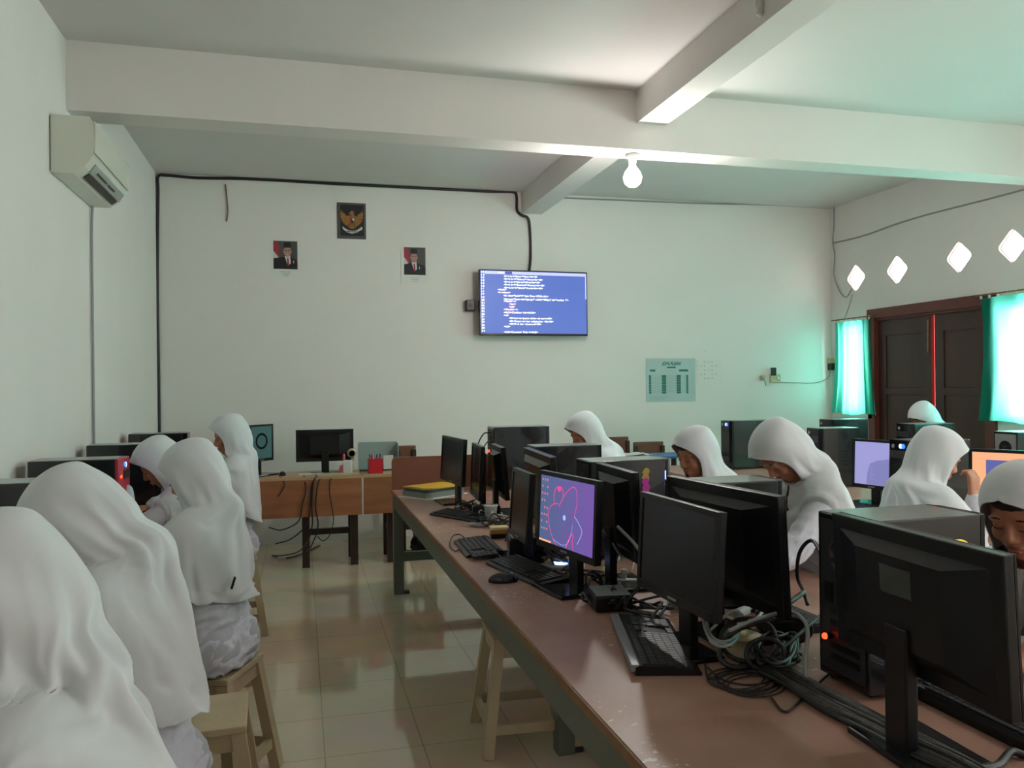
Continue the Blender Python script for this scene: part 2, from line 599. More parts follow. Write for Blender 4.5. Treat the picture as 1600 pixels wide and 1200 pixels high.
def diamond(cy, cz, r):
    pts = []
    for k in range(4):
        a = k * PI / 2
        t = Vector((cos(a), sin(a))) * r
        e1 = Vector((cos(a - PI / 2), sin(a - PI / 2))) * r
        e2 = Vector((cos(a + PI / 2), sin(a + PI / 2))) * r
        for w_, e in ((0.16, e1), (0.06, e1), (0.06, e2), (0.16, e2)):
            q = t.lerp(e, w_)
            if w_ == 0.06:
                q = q.lerp(Vector((0, 0)), 0.05)
            pts.append((cy + q.x, cz + q.y))
    return pts


holes = [rect(a, b, WZ0, WZ1) for a, b in RIGHT_WIN]
holes += [rect(DOOR_Y[0], DOOR_Y[1], 0.02, 2.2)]
holes += [diamond(y, z, dr) for y, z in DIAM]
wall_holes('wall_right', rect(YF, YB, 0, ZC), holes, lambda u, v: (XR, u, v), (0.14, 0, 0), 'wall')
wall_holes('wall_rear', rect(XL - .14, XR + .14, 0, ZC), [rect(a, b, 1.1, 2.2) for a, b in REAR_FILL_WIN],
           lambda u, v: (u, YF, v), (0, -0.14, 0), 'wall')


def wall_marks():
    "wall paint with scuffs and old filler patches of their own shape"
    m = mat('marked_wall_paint', L(.76, .725, .695), 0.75, bump=0.08, bscale=14, var=0.02, vscale=1.3)
    nt = m.node_tree
    b = nt.nodes['Principled BSDF']
    src = b.inputs['Base Color'].links[0].from_socket
    tc = nt.nodes.new('ShaderNodeTexCoord')
    n = nt.nodes.new('ShaderNodeTexNoise'); n.inputs['Scale'].default_value = 11; n.inputs['Detail'].default_value = 8
    n.inputs['Roughness'].default_value = 0.7
    g = nt.nodes.new('ShaderNodeMath'); g.operation = 'GREATER_THAN'; g.inputs[1].default_value = 0.71
    mx = nt.nodes.new('ShaderNodeMixRGB'); mx.inputs[2].default_value = L(.45, .46, .41)
    nt.links.new(tc.outputs['Object'], n.inputs[0]); nt.links.new(n.outputs[0], g.inputs[0])
    nt.links.new(g.outputs[0], mx.inputs[0]); nt.links.new(src, mx.inputs[1])
    nt.links.new(mx.outputs[0], b.inputs['Base Color'])
    return m


M['wall_marked'] = wall_marks()
b = MB(); b.box(XL - .14, XR + .14, YB, YB + .14, 0, ZC); struct('wall_back', b, 'wall_marked')
b = MB(); b.box(XL - .14, XL, YF, YB, 0, ZC); struct('wall_left', b, 'wall')
# beams
b = MB(); b.box(XL, XR, 5.06, 5.28, 3.10, ZC); struct('trim_1', b, 'wall')
b = MB(); b.box(2.235, 2.45, YF, 5.06, 3.28, ZC); struct('trim_2', b, 'wall')
b = MB(); b.box(2.235, 2.45, 5.28, YB, 3.28, ZC); struct('trim_3', b, 'wall')
b = MB(); b.box(XL, XR, 1.2, 1.42, 3.10, ZC); struct('trim_4', b, 'wall')

# diamond air vents
for k, (y, z) in enumerate(DIAM):
    o = bpy.data.objects.new('window_%d' % (k + 10), None); COL.objects.link(o); o.location = (XR, y, z); o['kind'] = 'structure'
    b = MB()
    outer, inner = diamond(0, 0, dr), diamond(0, 0, dr - .006)
    n = len(outer)
    for i in range(n):
        j = (i + 1) % n
        q = [(0.02, *outer[i]), (0.02, *outer[j]), (0.02, *inner[j]), (0.02, *inner[i])]
        b.prism(q, (0.02, 0, 0))
    b.build('vent_frame', 'diamond_frame', o)


def window(name, a, b_, z0, z1, axis):
    "frame, glazing bars and panes; axis 'x' = in right wall, 'y' = in rear wall"
    o = bpy.data.objects.new(name, None); COL.objects.link(o); o['kind'] = 'structure'
    cx = (a + b_) / 2
    w_ = b_ - a
    if axis == 'x':
        o.location = (XR + .07, cx, z0); o.rotation_euler = (0, 0, PI / 2)
    else:
        o.location = (cx, YF - .07, z0)
    h = z1 - z0
    b = MB()
    t = 0.045
    b.box(-w_ / 2, w_ / 2, -.05, .05, 0, t); b.box(-w_ / 2, w_ / 2, -.05, .05, h - t, h)
    b.box(-w_ / 2, -w_ / 2 + t, -.05, .05, t, h - t); b.box(w_ / 2 - t, w_ / 2, -.05, .05, t, h - t)
    if w_ > 0.7:
        b.box(-t / 2, t / 2, -.04, .04, t, h - t)
    b.build('window_frame', 'door_frame', o)
    b = MB(); b.box(-w_ / 2 + t, w_ / 2 - t, -.003, .003, t, h - t); b.build('pane', 'pane', o)
    return o


for k, (a, c) in enumerate(RIGHT_WIN):
    window('window_%d' % (k + 1), a, c, WZ0, WZ1, 'x')
for k, (a, c) in enumerate(REAR_FILL_WIN):
    window('window_%d' % (k + 5), a, c, 1.1, 2.2, 'y')

# double door with a slit of daylight
dz = 2.2
d0 = bpy.data.objects.new('door_1', None); COL.objects.link(d0); d0.location = (XR, 0, 0); d0['kind'] = 'structure'
b = MB()
b.box(-.035, .10, DOOR_Y[0] - .10, DOOR_Y[1] + .09, dz - .03, dz + .07); b.box(.0, .075, DOOR_Y[0], DOOR_Y[1], dz - .055, dz - .03)
b.box(-.03, .10, DOOR_Y[1] - .01, DOOR_Y[1] + .09, 0, dz - .03)
b.box(-.03, .10, DOOR_Y[0] - .10, DOOR_Y[0] + .01, 0, dz - .03)
b.build('door_frame', 'door_frame', d0)
mid = 6.50


def leaf(y0, y1, x):
    b = MB()
    st = 0.11
    b.box(x, x + .035, y0, y0 + st, 0.01, dz - .035); b.box(x, x + .035, y1 - st, y1, 0.01, dz - .035)
    zs = [0.01, 0.16, 0.72, 0.80, 1.36, 1.43, 1.98, dz - .035]
    for i in range(0, 8, 2):
        b.box(x, x + .035, y0 + st, y1 - st, zs[i], zs[i + 1])
    o = b.build('door_leaf', 'door', d0)
    for i in range(1, 7, 2):
        c = MB(); c.box(x + .010, x + .026, y0 + st, y1 - st, zs[i], zs[i + 1], 0.004); c.build('door_panel', 'door', o)
    return o


l1 = leaf(mid + .022, DOOR_Y[1] - .01, .03)
l2 = leaf(DOOR_Y[0] + .01, mid - .022, .03)
b = MB(); b.box(.068, .074, mid - .05, mid + .05, .01, dz - .035); b.build('daylight_strip', 'slit', d0)  # translucent strip added behind the gap to colour its daylight pink
b = MB(); b.box(.015, .03, mid - .09, mid - .06, 1.0, 1.16, .004); b.bar((.0, mid - .075, 1.1), (.0, mid - .18, 1.1), .014); b.bar((.0, mid - .075, 1.1), (.03, mid - .075, 1.1), .014)
b.build('door_handle', 'steel', l2)
b = MB(); b.box(.018, .03, mid + .05, mid + .065, 1.78, 2.1); b.build('door_bolt', 'edge', l1)

# low sill board below the curtains
b = MB(); b.box(XR - .03, XR + .02, 7.30, 7.85, 1.10, 1.14); struct('trim_5', b, 'wall')

# ---------------------------------------------------------------- curtains
def curtain(name, y0, y1, z0, z1, flare, label):
    t = thing(name, label, 'curtain', (XR - .055, (y0 + y1) / 2, z0))
    w_ = y1 - y0
    h = z1 - z0
    nu, nv = 90, 40
    bm = bmesh.new()
    vs = []
    for j in range(nv + 1):
        v = j / nv
        ww = w_ * (1 + flare * (1 - v) ** 2 - 0.05 * sin(PI * v))
        for i in range(nu + 1):
            u = i / nu
            amp = 0.010 + 0.016 * (1 - v)
            d = amp * sin(u * 2 * PI * 5.5 + 0.8 * sin(3 * v)) + 0.006 * sin(u * 31 + v * 3)
            zz = v * h + 0.012 * sin(u * 9) * (1 - v)
            vs.append(bm.verts.new((d, (u - .5) * ww, zz)))
    for j in range(nv):
        for i in range(nu):
            a = j * (nu + 1) + i
            f = bm.faces.new((vs[a], vs[a + 1], vs[a + nu + 2], vs[a + nu + 1])); f.smooth = True
    mb = MB(); mb.bm.free(); mb.bm = bm
    mb.build('curtain_cloth', 'curtain', t)
    b = MB(); b.tube([(0, -w_ / 2 - .06, h + .028), (0, 0, h + .028), (0, w_ / 2 + .06, h + .028)], .008, sub=3)
    b.build('curtain_rod', 'edge', t)
    n = max(4, int(w_ / .085))
    for k in range(n + 1):
        y = -w_ / 2 + w_ * k / n
        b = MB(); b.box(-.004, .004, y - .011, y + .011, h - .005, h + .038); b.build('curtain_ring', 'white', t)
    return t


curtain('curtain', 7.30, 7.86, 1.14, 2.17, .28, 'short green curtain backlit by daylight between back wall and dark door')
curtain('curtain', 4.48, 5.84, 1.13, 2.23, .06, 'wide green curtain glowing white to the right of the dark door')
curtain('curtain', 2.5, 4.2, 1.13, 2.2, .06, 'green curtain over the window right of the wide glowing curtain')

# ---------------------------------------------------------------- air conditioner
def ac():
    t = thing('air_conditioner', 'white split air conditioner high on the left wall', 'air conditioner', (XL, 4.74, 2.66))
    prof = [(0, 0, 0), (0.11, 0, 0.0), (.165, 0, .04), (.205, 0, .10), (.215, 0, .16), (.21, 0, .27), (.19, 0, .31), (0, 0, .31)]
    prof = [(x + .004, y, z) for x, y, z in prof]
    b = MB(); b.prism(prof, (0, .86, 0)); b.build('casing', 'ac', t)
    b = MB()
    b.prism([(.222, .0, .115), (.2225, 0, .285), (.217, 0, .285), (.2165, 0, .115)], (0, .86, 0)); b.build('front_panel', 'ac', t)
    n = Vector((.04, 0, .06)).normalized()
    def q(u, off):
        a = Vector((.117, 0, .0)); c = Vector((.209, 0, .10))
        p = a.lerp(Vector((.169, 0, .04)), u * 2) if u < .5 else Vector((.169, 0, .04)).lerp(c, u * 2 - 1)
        return p + Vector((.7, 0, -.7)) * off
    for nm, u0, u1, y0, y1, mt in (('air_outlet', .12, .42, .12, .80, 'ac_dark'), ('louvre', .46, .85, .10, .82, 'ac_grey')):
        b = MB(); p0, p1 = q(u0, .003), q(u1, .003)
        b.prism([(p0.x, y0, p0.z), (p1.x, y0, p1.z), (p1.x, y1, p1.z), (p0.x, y1, p0.z)], Vector((.003, 0, -.003)))
        o = b.build(nm, mt, t)
    b = MB(); p0, p1 = q(.60, .008), q(.68, .008)
    for y0, y1 in ((.2, .42), (.46, .62)):
        b.prism([(p0.x, y0, p0.z), (p1.x, y0, p1.z), (p1.x, y1, p1.z), (p0.x, y1, p0.z)], Vector((.002, 0, -.002)))
    b.build('louvre_slot', 'ac_dark', t)
    b = MB(); b.box(0, .004, -.003, .863, .012, .30); b.build('mounting_plate', 'ac_dark', t)
    return t


ac()
b = MB(); b.tube([(XL + .02, 5.56, 2.67), (XL + .012, 5.565, 2.5), (XL + .013, 5.56, 1.9), (XL + .012, 5.57, 1.3), (XL + .012, 5.57, 0.9)], .008)
tag(b.build('drain_hose', 'cable_grey'), 'thin grey hose running down the left wall below the air conditioner', 'hose')

# ---------------------------------------------------------------- lamps
def bulb(label, loc, energy):
    t = thing('ceiling_bulb', label, 'lamp', loc, 0, None)
    b = MB(); b.lathe([(.045, 0), (.05, -.012), (.03, -.03), (.024, -.075), (.002, -.08)], 20); b.build('bulb_holder', 'bulb_holder', t)
    b = MB(); b.lathe([(.016, -.072), (.026, -.088), (.052, -.125), (.065, -.160), (.056, -.20), (.030, -.224), (.002, -.230)], 24)
    b.build('bulb', 'bulb', t)
    ld = bpy.data.lights.new('bulb_light', 'POINT'); ld.energy = energy; ld.color = (1, .97, .92); ld.shadow_soft_size = .06
    lo = bpy.data.objects.new('bulb_light', ld); COL.objects.link(lo); lo.parent = t; lo.location = (0, 0, -.30)


bulb('lit white bulb in a holder under the cross beam', (2.25, 5.17, 3.10), 38)
bulb('unseen lit bulb added under the rear cross beam, behind and to the right of the viewer', (3.8, 1.31, 3.10), 42)  # out of view, added to light the right-hand girls more than the left
t = thing('lamp_holder', 'empty lamp holder hanging on the side of the ceiling beam', 'lamp holder', (2.225, 3.52, 3.40))
b = MB(); b.lathe([(.022, 0), (.024, -.03), (.018, -.05), (.020, -.07), (.012, -.08)], 16); b.build('socket', 'bulb_holder', t)
b = MB(); b.tube([(0.01, 0, .06), (0, 0, .03), (-.008, 0, 0)], .004); b.build('wire', 'cable', t)

# ---------------------------------------------------------------- television
def text_mesh(txt, w_, h_):
    c = bpy.data.curves.new('t', 'FONT'); c.body = txt; c.size = 1; c.offset = 0.045
    o = bpy.data.objects.new('t', c); COL.objects.link(o)
    dg = bpy.context.evaluated_depsgraph_get()
    me = bpy.data.meshes.new_from_object(o.evaluated_get(dg))
    bpy.data.objects.remove(o); bpy.data.curves.remove(c)
    xs = [v.co.x for v in me.vertices]; ys = [v.co.y for v in me.vertices]
    x0, x1 = min(xs), max(xs)
    out = [[((v.co.x - x0) / (x1 - x0) * w_, v.co.y * h_) for v in me.vertices], [tuple(p.vertices) for p in me.polygons]]
    bpy.data.meshes.remove(me)
    return out


def tv():
    c = WB(834.5, 474, 7.86)
    t = thing('television', 'wall mounted television showing white code lines on blue', 'television', c, radians(1.5))
    W_, H_ = 1.16, .665
    b = MB(); b.box(-W_ / 2, W_ / 2, -.015, .035, -H_ / 2, H_ / 2, .006); b.build('casing', 'gloss', t)
    b = MB(); b.box(-.25, .25, .035, .075, -.2, .15, .01); b.build('rear_housing', 'black', t)
    b = MB(); b.bar((0, .07, 0), (0, .135, 0), .08, .3); b.build('wall_bracket', 'black', t)
    b = MB(); x0, x1, z0, z1 = -W_ / 2 + .012, W_ / 2 - .012, -H_ / 2 + .022, H_ / 2 - .012
    b.poly([(x0, -.0165, z0), (x1, -.0165, z0), (x1, -.0165, z1), (x0, -.0165, z1)])
    sc = b.build('screen', 'tv_bg', t)
    # crop survey: screen spans 215..1432 x 160..905
    fx = lambda u: x0 + (u - 215) / 1217 * (x1 - x0)
    fz = lambda v: z1 - (v - 160) / 745 * (z1 - z0)
    b = MB()
    b.mi = 0
    b.poly([(fx(262), -.0172, fz(200)), (fx(1430), -.0172, fz(200)), (fx(1430), -.0172, fz(165)), (fx(262), -.0172, fz(165))])
    b.poly([(fx(1418), -.0172, fz(480)), (fx(1432), -.0172, fz(480)), (fx(1432), -.0172, fz(200)), (fx(1418), -.0172, fz(200))])
    b.mi = 1
    b.poly([(fx(490), -.0178, fz(198)), (fx(570), -.0178, fz(198)), (fx(570), -.0178, fz(166)), (fx(490), -.0178, fz(166))])
    b.build('window_bar', ['tv_bar', 'tv_bar_dark'], sc)
    lines = [(410, 480, 192, '<ul>', 1), (475, 860, 234, '<li><a href="#home">Home</a></li>', 0),
             (475, 920, 268, '<li><a href="#about">About</a></li>', 0), (475, 890, 302, '<li><a href="#menu">Menu</a></li>', 0),
             (475, 940, 336, '<li><a href="#contact">Contact</a></li>', 0), (475, 920, 372, '<li><a href="#login">Login</a></li>', 0),
             (405, 505, 396, '</ul>', 0), (405, 550, 429, '<section>', 1), (470, 985, 467, '<h1 class="judul">Belajar Dasar HTML</h1>', 0),
             (470, 1220, 508, '<img src="images/belajar.jpg" width="500px" alt="gambar 1">', 0), (470, 615, 533, '<table>', 1),
             (530, 610, 567, '<tr>', 1), (530, 600, 600, '<td>', 1), (470, 635, 632, '</table>', 1), (470, 835, 668, '<h2>Daftar Isi</h2>', 0),
             (470, 530, 702, '<ul>', 1), (530, 1025, 735, '<li>Lorem ipsum dolor sit amet</li>', 0),
             (530, 1040, 771, '<li>Consectetur adipiscing elit</li>', 0), (530, 900, 805, '<li>Sed do eiusmod</li>', 0),
             (470, 545, 836, '</ul>', 0), (470, 860, 902, '<h2>Contoh Tabel</h2>', 0)]
    for nm, sel, mt in (('code_text', 0, 'tv_text'), ('tag_text', 1, 'tv_pink')):
        bm = bmesh.new()
        L_ = [l for l in lines if l[4] == sel]
        if sel == 0:
            L_ += [(222, 258, 192 + 33.2 * k, '%d' % (10 + k), 0) for k in range(22)]
        for u0, u1, v, s_, _ in L_:
            vv, ff = text_mesh(s_, fx(u1) - fx(u0), .0245)
            vs = [bm.verts.new((fx(u0) + x, -.0182, fz(v - 3) + y)) for x, y in vv]
            for f in ff:
                try: bm.faces.new([vs[i] for i in f])
                except ValueError: pass
        mb = MB(); mb.bm.free(); mb.bm = bm
        mb.build(nm, mt, sc)
    return t


tv()
c = WB(735, 477, 7.93)
t = thing('set_top_box', 'small black box on the wall left of the television', 'media box', c)
b = MB(); b.box(-.045, .045, -.02, .07, -.055, .055, .008); b.build('casing', 'black', t)
b = MB(); b.box(-.02, .02, -.022, -.02, -.02, .02); b.build('emblem_plate', 'darkgrey', t)

# ---------------------------------------------------------------- pictures on the back wall
def portrait(px0, px1, py0, py1, label, flip, smile=False):
    "printed sheet: photo area px0..px1, py0..py1"
    a = WB(px0, py0, 7.996); c = WB(px1, py1, 7.996)
    w_, h_ = c.x - a.x, a.z - c.z
    t = thing('portrait_print', label, 'portrait', ((a.x + c.x) / 2, 7.997, (a.z + c.z) / 2), group=None)
    b = MB(); b.box(-w_ / 2 - .03, w_ / 2 + .03, -.002, .002, -h_ / 2 - .09, h_ / 2 + .02); b.build('sheet', 'paper', t)
    b = MB()
    X = lambda u: (u - .5) * w_
    Z = lambda v: (.5 - v) * h_
    y = [-.003]
    def pl(pts, mi):
        y[0] -= .0003
        b.mi = mi
        b.poly([(X(u), y[0], Z(v)) for u, v in pts])
    ell = lambda cx, cy, rx, ry, n=20: [(cx + rx * cos(2 * PI * k / n), cy + ry * sin(2 * PI * k / n)) for k in range(n)]
    pl([(0, 0), (1, 0), (1, 1), (0, 1)], 0)
    pl([(0, 0), (.16, .02), (.25, .2), (.22, .42), (.30, .6), (.2, .62), (.0, .34)], 1)
    pl([(0, .36), (.1, .46), (.22, .6), (0, .62)], 2)
    cx = .58 if not flip else .46
    pl([(0, 1), (0, .68), (.06, .62), (cx - .14, .56), (cx - .1, .52), (cx + .12, .52), (cx + .18, .58), (.95, .66), (1, .78), (1, 1)], 3)
    pl([(cx - .12, .54), (cx + .12, .52), (cx + .14, .78), (cx + .02, .88), (cx, .84)], 2)
    pl([(cx - .02, .60), (cx + .04, .60), (cx + .07, .82), (cx + .03, .90), (cx - .01, .82)], 1)
    pl(ell(cx, .37, .155, .19), 4)
    pl(ell(cx - .155, .38, .02, .045, 10), 4)
    pl(ell(cx + .155, .38, .02, .045, 10), 4)
    pl([(cx - .165, .22), (cx - .14, .05), (cx + .13, .05), (cx + .165, .20), (cx + .1, .235), (cx - .1, .24)], 3)
    pl([(cx - .1, .33), (cx - .03, .325), (cx - .03, .345), (cx - .1, .35)], 3)
    pl([(cx + .03, .325), (cx + .1, .33), (cx + .1, .35), (cx + .03, .345)], 3)
    pl([(cx - .05, .47), (cx + .05, .47), (cx + .03, .49), (cx - .03, .49)], 1 if not smile else 2)
    pl([(cx + .24, .70), (cx + .27, .68), (cx + .27, .80), (cx + .24, .78)], 2)
    b.build('printed_photo', ['print_bg', 'print_red', 'print_white', 'print_black', 'print_skin'], t)
    b = MB()
    for k in range(3):
        zz = -h_ / 2 - .03 - .018 * k
        b.box(-.05 + .012 * k, .05 - .012 * k, -.0028, -.0022, zz, zz + .006)
    b.build('caption', 'print_grey', t)


portrait(427, 465, 376, 421, 'portrait print of a man in black cap and suit, left of the emblem', False, True)
portrait(631, 665, 386, 430, 'portrait print of a man in dark suit, right of the emblem', True)


def emblem():
    a = WB(527, 316, 7.99); c = WB(572, 374, 7.99)
    w_, h_ = c.x - a.x, a.z - c.z
    t = thing('emblem_print', 'black framed golden eagle emblem high on the back wall', 'emblem', ((a.x + c.x) / 2, 7.994, (a.z + c.z) / 2))
    b = MB(); b.box(-w_ / 2, w_ / 2, -.008, .006, -h_ / 2, h_ / 2, .003); b.build('frame', 'print_bg', t)
    b = MB(); b.box(-w_ / 2 + .028, w_ / 2 - .022, -.010, -.007, -h_ / 2 + .028, h_ / 2 - .022); b.build('backing', 'print_black', t)
    X = lambda u: (u - .5) * w_
    Z = lambda v: (.5 - v) * h_
    y = [-.0103]
    b = MB()
    def pl(pts, mi):
        y[0] -= .0004
        b.mi = mi
        b.poly([(X(u), y[0], Z(v)) for u, v in pts])
    # wings with stepped feather tips
    wl = [(.12, .20), (.17, .27), (.22, .29), (.27, .33), (.34, .38), (.42, .34), (.44, .40), (.42, .58), (.34, .64), (.26, .63), (.24, .59),
          (.19, .58), (.18, .53), (.13, .51), (.14, .45), (.09, .40), (.12, .36), (.08, .31), (.12, .28)]
    pl(wl, 0); pl([(1.0 - u, v) for u, v in wl][::-1], 0)
    pl([(.44, .38), (.58, .38), (.60, .55), (.56, .66), (.46, .66), (.42, .55)], 0)          # body
    pl([(.44, .26), (.50, .22), (.57, .24), (.59, .32), (.56, .40), (.46, .40), (.46, .33), (.40, .31)], 0)   # head with beak
    pl([(.44, .64), (.58, .64), (.62, .72), (.57, .71), (.51, .74), (.46, .71), (.40, .72)], 0)   # tail
    pl([(.44, .42), (.59, .42), (.60, .54), (.515, .62), (.43, .54)], 1)                       # shield
    pl([(.45, .43), (.515, .43), (.515, .51), (.44, .51)], 2)
    pl([(.52, .43), (.58, .43), (.585, .51), (.52, .51)], 3)
    pl([(.48, .49), (.55, .49), (.55, .54), (.48, .54)], 4)
    pl([(.38, .60), (.42, .60), (.40, .69), (.36, .67)], 0); pl([(.60, .60), (.64, .60), (.66, .67), (.62, .69)], 0)
    # scroll ribbon
    rb = [(.18, .66), (.24, .71), (.35, .76), (.50, .785), (.66, .765), (.77, .71), (.84, .66), (.88, .69), (.85, .75), (.78, .77), (.68, .83), (.50, .86), (.33, .83), (.23, .77), (.18, .74)]
    pl(rb, 3)
    b.build('eagle_print', ['print_gold', 'print_goldd', 'print_red', 'print_white', 'print_black'], t)
    b = MB(); vv, ff = text_mesh('BHINNEKA TUNGGAL IKA', X(.72) - X(.30), .016)
    vs = [b.bm.verts.new((X(.30) + x, -.0165, Z(.818) + yy - .001)) for x, yy in vv]
    for f in ff: b.bm.faces.new([vs[i] for i in f])
    b.build('motto', 'print_black', t)


emblem()


def schedule():
    a = WB(1009, 560, 7.995); c = WB(1087, 627, 7.995)
    w_, h_ = c.x - a.x, a.z - c.z
    t = thing('timetable_poster', 'pale blue timetable poster with dark green columns on the back wall', 'poster', ((a.x + c.x) / 2, 7.996, (a.z + c.z) / 2))
    b = MB(); b.box(-w_ / 2, w_ / 2, -.002, .002, -h_ / 2, h_ / 2); b.build('sheet', 'paper2', t)
    X = lambda u: (u / 870 - .5) * w_
    Z = lambda v: (.5 - v / 760) * h_
    b = MB()
    def r(u0, u1, v0, v1, mi):
        b.mi = mi
        b.box(X(u0), X(u1), -.0032, -.0024, Z(v1), Z(v0))
    # header and the two sub-headers, then day columns (crop origin 115,125)
    r(365, 520, 145, 172, 0); r(70, 160, 195, 230, 0); r(580, 740, 195, 230, 0)
    for u0, u1 in ((50, 88), (275, 350), (535, 608), (705, 740)):
        for k in range(8):
            r(u0, u1, 292 + 41 * k, 292 + 41 * k + 37, 0)
    for u in (115, 165, 215, 265, 370, 420, 470, 520, 630, 680):
        r(u, u + 3, 292, 620, 1)
    for k in range(14):
        r(110, 260, 300 + 23 * k, 304 + 23 * k, 1); r(365, 525, 300 + 23 * k, 304 + 23 * k, 1); r(620, 700, 300 + 23 * k, 304 + 23 * k, 1)
    for k in range(4):
        r(60, 420 - 40 * k, 655 + 22 * k, 661 + 22 * k, 1)
    for k in range(10):
        r(780, 840, 170 + 50 * k, 174 + 50 * k, 1)
    b.build('timetable_grid', ['print_green', 'print_grey'], t)
    b = MB(); vv, ff = text_mesh('JADWAL PELAJARAN', X(610) - X(280), .05)
    vs = [b.bm.verts.new((X(280) + x, -.0034, Z(118) + yy)) for x, yy in vv]
    for f in ff: b.bm.faces.new([vs[i] for i in f])
    b.build('title', 'print_green', t)
    a = WB(1090, 562, 7.995); c = WB(1128, 600, 7.995)
    t = thing('notice_sheet', 'faint white notice sheet right of the timetable poster', 'notice', ((a.x + c.x) / 2, 7.996, (a.z + c.z) / 2))
    w_, h_ = c.x - a.x, a.z - c.z
    b = MB(); b.box(-w_ / 2, w_ / 2, -.0015, .0015, -h_ / 2, h_ / 2); b.build('sheet', 'paper', t)
    b = MB()
    for i in range(5):
        for j in range(5):
            if (i * 3 + j * 2) % 4:
                b.box(-w_ / 2 + .03 + .045 * i, -w_ / 2 + .05 + .045 * i, -.0024, -.0018, h_ / 2 - .03 - .045 * j, h_ / 2 - .022 - .045 * j)
    b.build('faint_print', 'print_grey', t)


schedule()

# wall socket cluster
t = thing('wall_socket', 'beige double wall socket with dark adapter on the back wall', 'wall socket', WB(1210, 591, 7.985))
b = MB(); b.box(-.055, .075, -.01, .015, -.05, .045, .006); b.build('plate', 'beige', t)
b = MB(); b.box(-.055, .005, -.035, -.01, .03, .12, .006); b.build('adapter', 'darkgrey', t)
b = MB(); b.lathe([(.018, 0), (.018, .01), (.01, .012)], 14, Matrix.Translation((.035, -.01, 0)) @ Matrix.Rotation(PI / 2, 4, 'X')); b.build('socket_face', 'white', t)
t = thing('wall_plug', 'round pale plug on the wall left of the beige socket', 'plug', WB(1191, 590, 7.985))
b = MB(); b.lathe([(.03, 0), (.03, .02), (.018, .04)], 16, Matrix.Rotation(PI / 2, 4, 'X')); b.build('plug_body', 'beige', t)
b = MB(); b.tube([(0, -.03, -.01), (.01, -.04, -.05), (.03, -.02, -.09)], .006); b.build('plug_lead', 'cable_grey', t)
t = thing('corner_socket', 'small dark plug at the corner beside the short curtain', 'plug', WB(1299, 573, 7.97))
b = MB(); b.box(-.03, .03, -.04, .03, -.04, .04, .006); b.build('plug_body', 'darkgrey', t)
b = MB(); b.box(-.04, .02, -.02, .03, .04, .10, .006); b.build('socket_plate', 'beige', t)


def cable(pts, r, mt, label, cat='cable', group=None, name='cable', sub=8):
    b = MB(); b.tube(pts, r, sub=sub)
    return tag(b.build(name, mt), label, cat, group)


wp = lambda px, py, off=.015: WB(px, py, YB - off)
cable([wp(249, 690), wp(248, 600), wp(246, 480), wp(246, 380), wp(247, 300), wp(247, 276), wp(262, 274), wp(310, 278),
       wp(400, 280), wp(520, 287), wp(640, 293), wp(760, 299), wp(800, 300), wp(807, 306), wp(808, 328), wp(815, 336, .03), wp(825, 341, .03), wp(828, 360),
       wp(829, 400), wp(827, 425, .05)], .014, 'cable', 'thick black cable run framing the back wall from the corner to the television', name='cable_run', sub=6)
cable([wp(352, 288), wp(354, 305), wp(356, 330), wp(354, 346)], .006, 'edge', 'short brown wire dangling on the back wall near the left corner', name='wire')
cable([wp(875, 309), wp(1000, 314), wp(1100, 318), wp(1200, 320), wp(1296, 325)], .009, 'cable_grey', 'grey wire along the top of the back wall right of the beam', name='wire')
cable([wp(1216, 597), wp(1240, 598), wp(1275, 598), wp(1294, 590), wp(1297, 578, .03)], .005, 'cable_grey', 'thin wire from the beige socket to the curtain corner', name='wire')
rw = lambda px, py: WX(px, py, XR - .012)
cable([rw(1303, 322), rw(1303, 350), rw(1301, 378), rw(1304, 400), rw(1303, 430), rw(1312, 455), rw(1322, 464), rw(1332, 450)], .006, 'cable_grey',
      'thin wire looping down the corner beside the diamond vents', name='wire')
cable([rw(1301, 380), rw(1350, 368), rw(1400, 350), rw(1450, 335), rw(1540, 312), rw(1600, 296)], .008, 'cable_grey',
      'grey conduit running along the right wall above the diamond vents', name='wire')
cable([rw(1332, 460), rw(1326, 480), rw(1319, 498)], .004, 'cable_grey', 'short wire between a diamond vent and the short curtain', name='wire')

# ---------------------------------------------------------------- tables
F0 = P(612, 765, .75)
N0 = P(1012, 1200, .75)
E1 = (N0 - F0).normalized()          # towards the camera
E2 = Vector((-E1.y, E1.x, 0))        # to the right
TROT = math.atan2(E2.y, E2.x)


def T1(l, s, z=.75):
    "point of the long table: l metres from its far end, s metres from its aisle edge"
    p = F0 + E1 * l + E2 * s
    return Vector((p.x, p.y, z))


TL, TW = 5.4, 1.30
t = thing('computer_table', 'long brown topped computer table with grey green frame in the middle', 'table', (F0.x, F0.y, 0), TROT)
b = MB(); b.box(0, TW, -TL, 0, .728, .750); b.build('tabletop', 'table', t)
b = MB(); b.box(-.006, 0, -TL, .004, .722, .748); b.box(0, TW, 0, .006, .722, .748); b.build('edge_strip', 'edge', t)
b = MB(); b.box(.010, .045, -TL, -.06, .62, .728); b.build('side_apron', 'green_paint', t)
b = MB(); b.box(TW - .045, TW - .01, -TL, -.06, .62, .728); b.build('side_apron', 'green_paint', t)
b = MB(); b.box(.05, TW - .05, -.045, -.01, .62, .728); b.build('end_apron', 'green_paint', t)
for l in (-.0, -2.7, -TL + .07):
    for x in (.005, TW - .075):
        if l == -2.7 and x < .1:
            x = .35
        b = MB(); b.box(x, x + .07, l - .07, l, 0, .725); b.build('leg', 'green_paint', t)
        b = MB(); b.box(x + .07, x + .11, l - .06, l - .01, .0, .02); b.build('foot_plate', 'darkgrey', t)
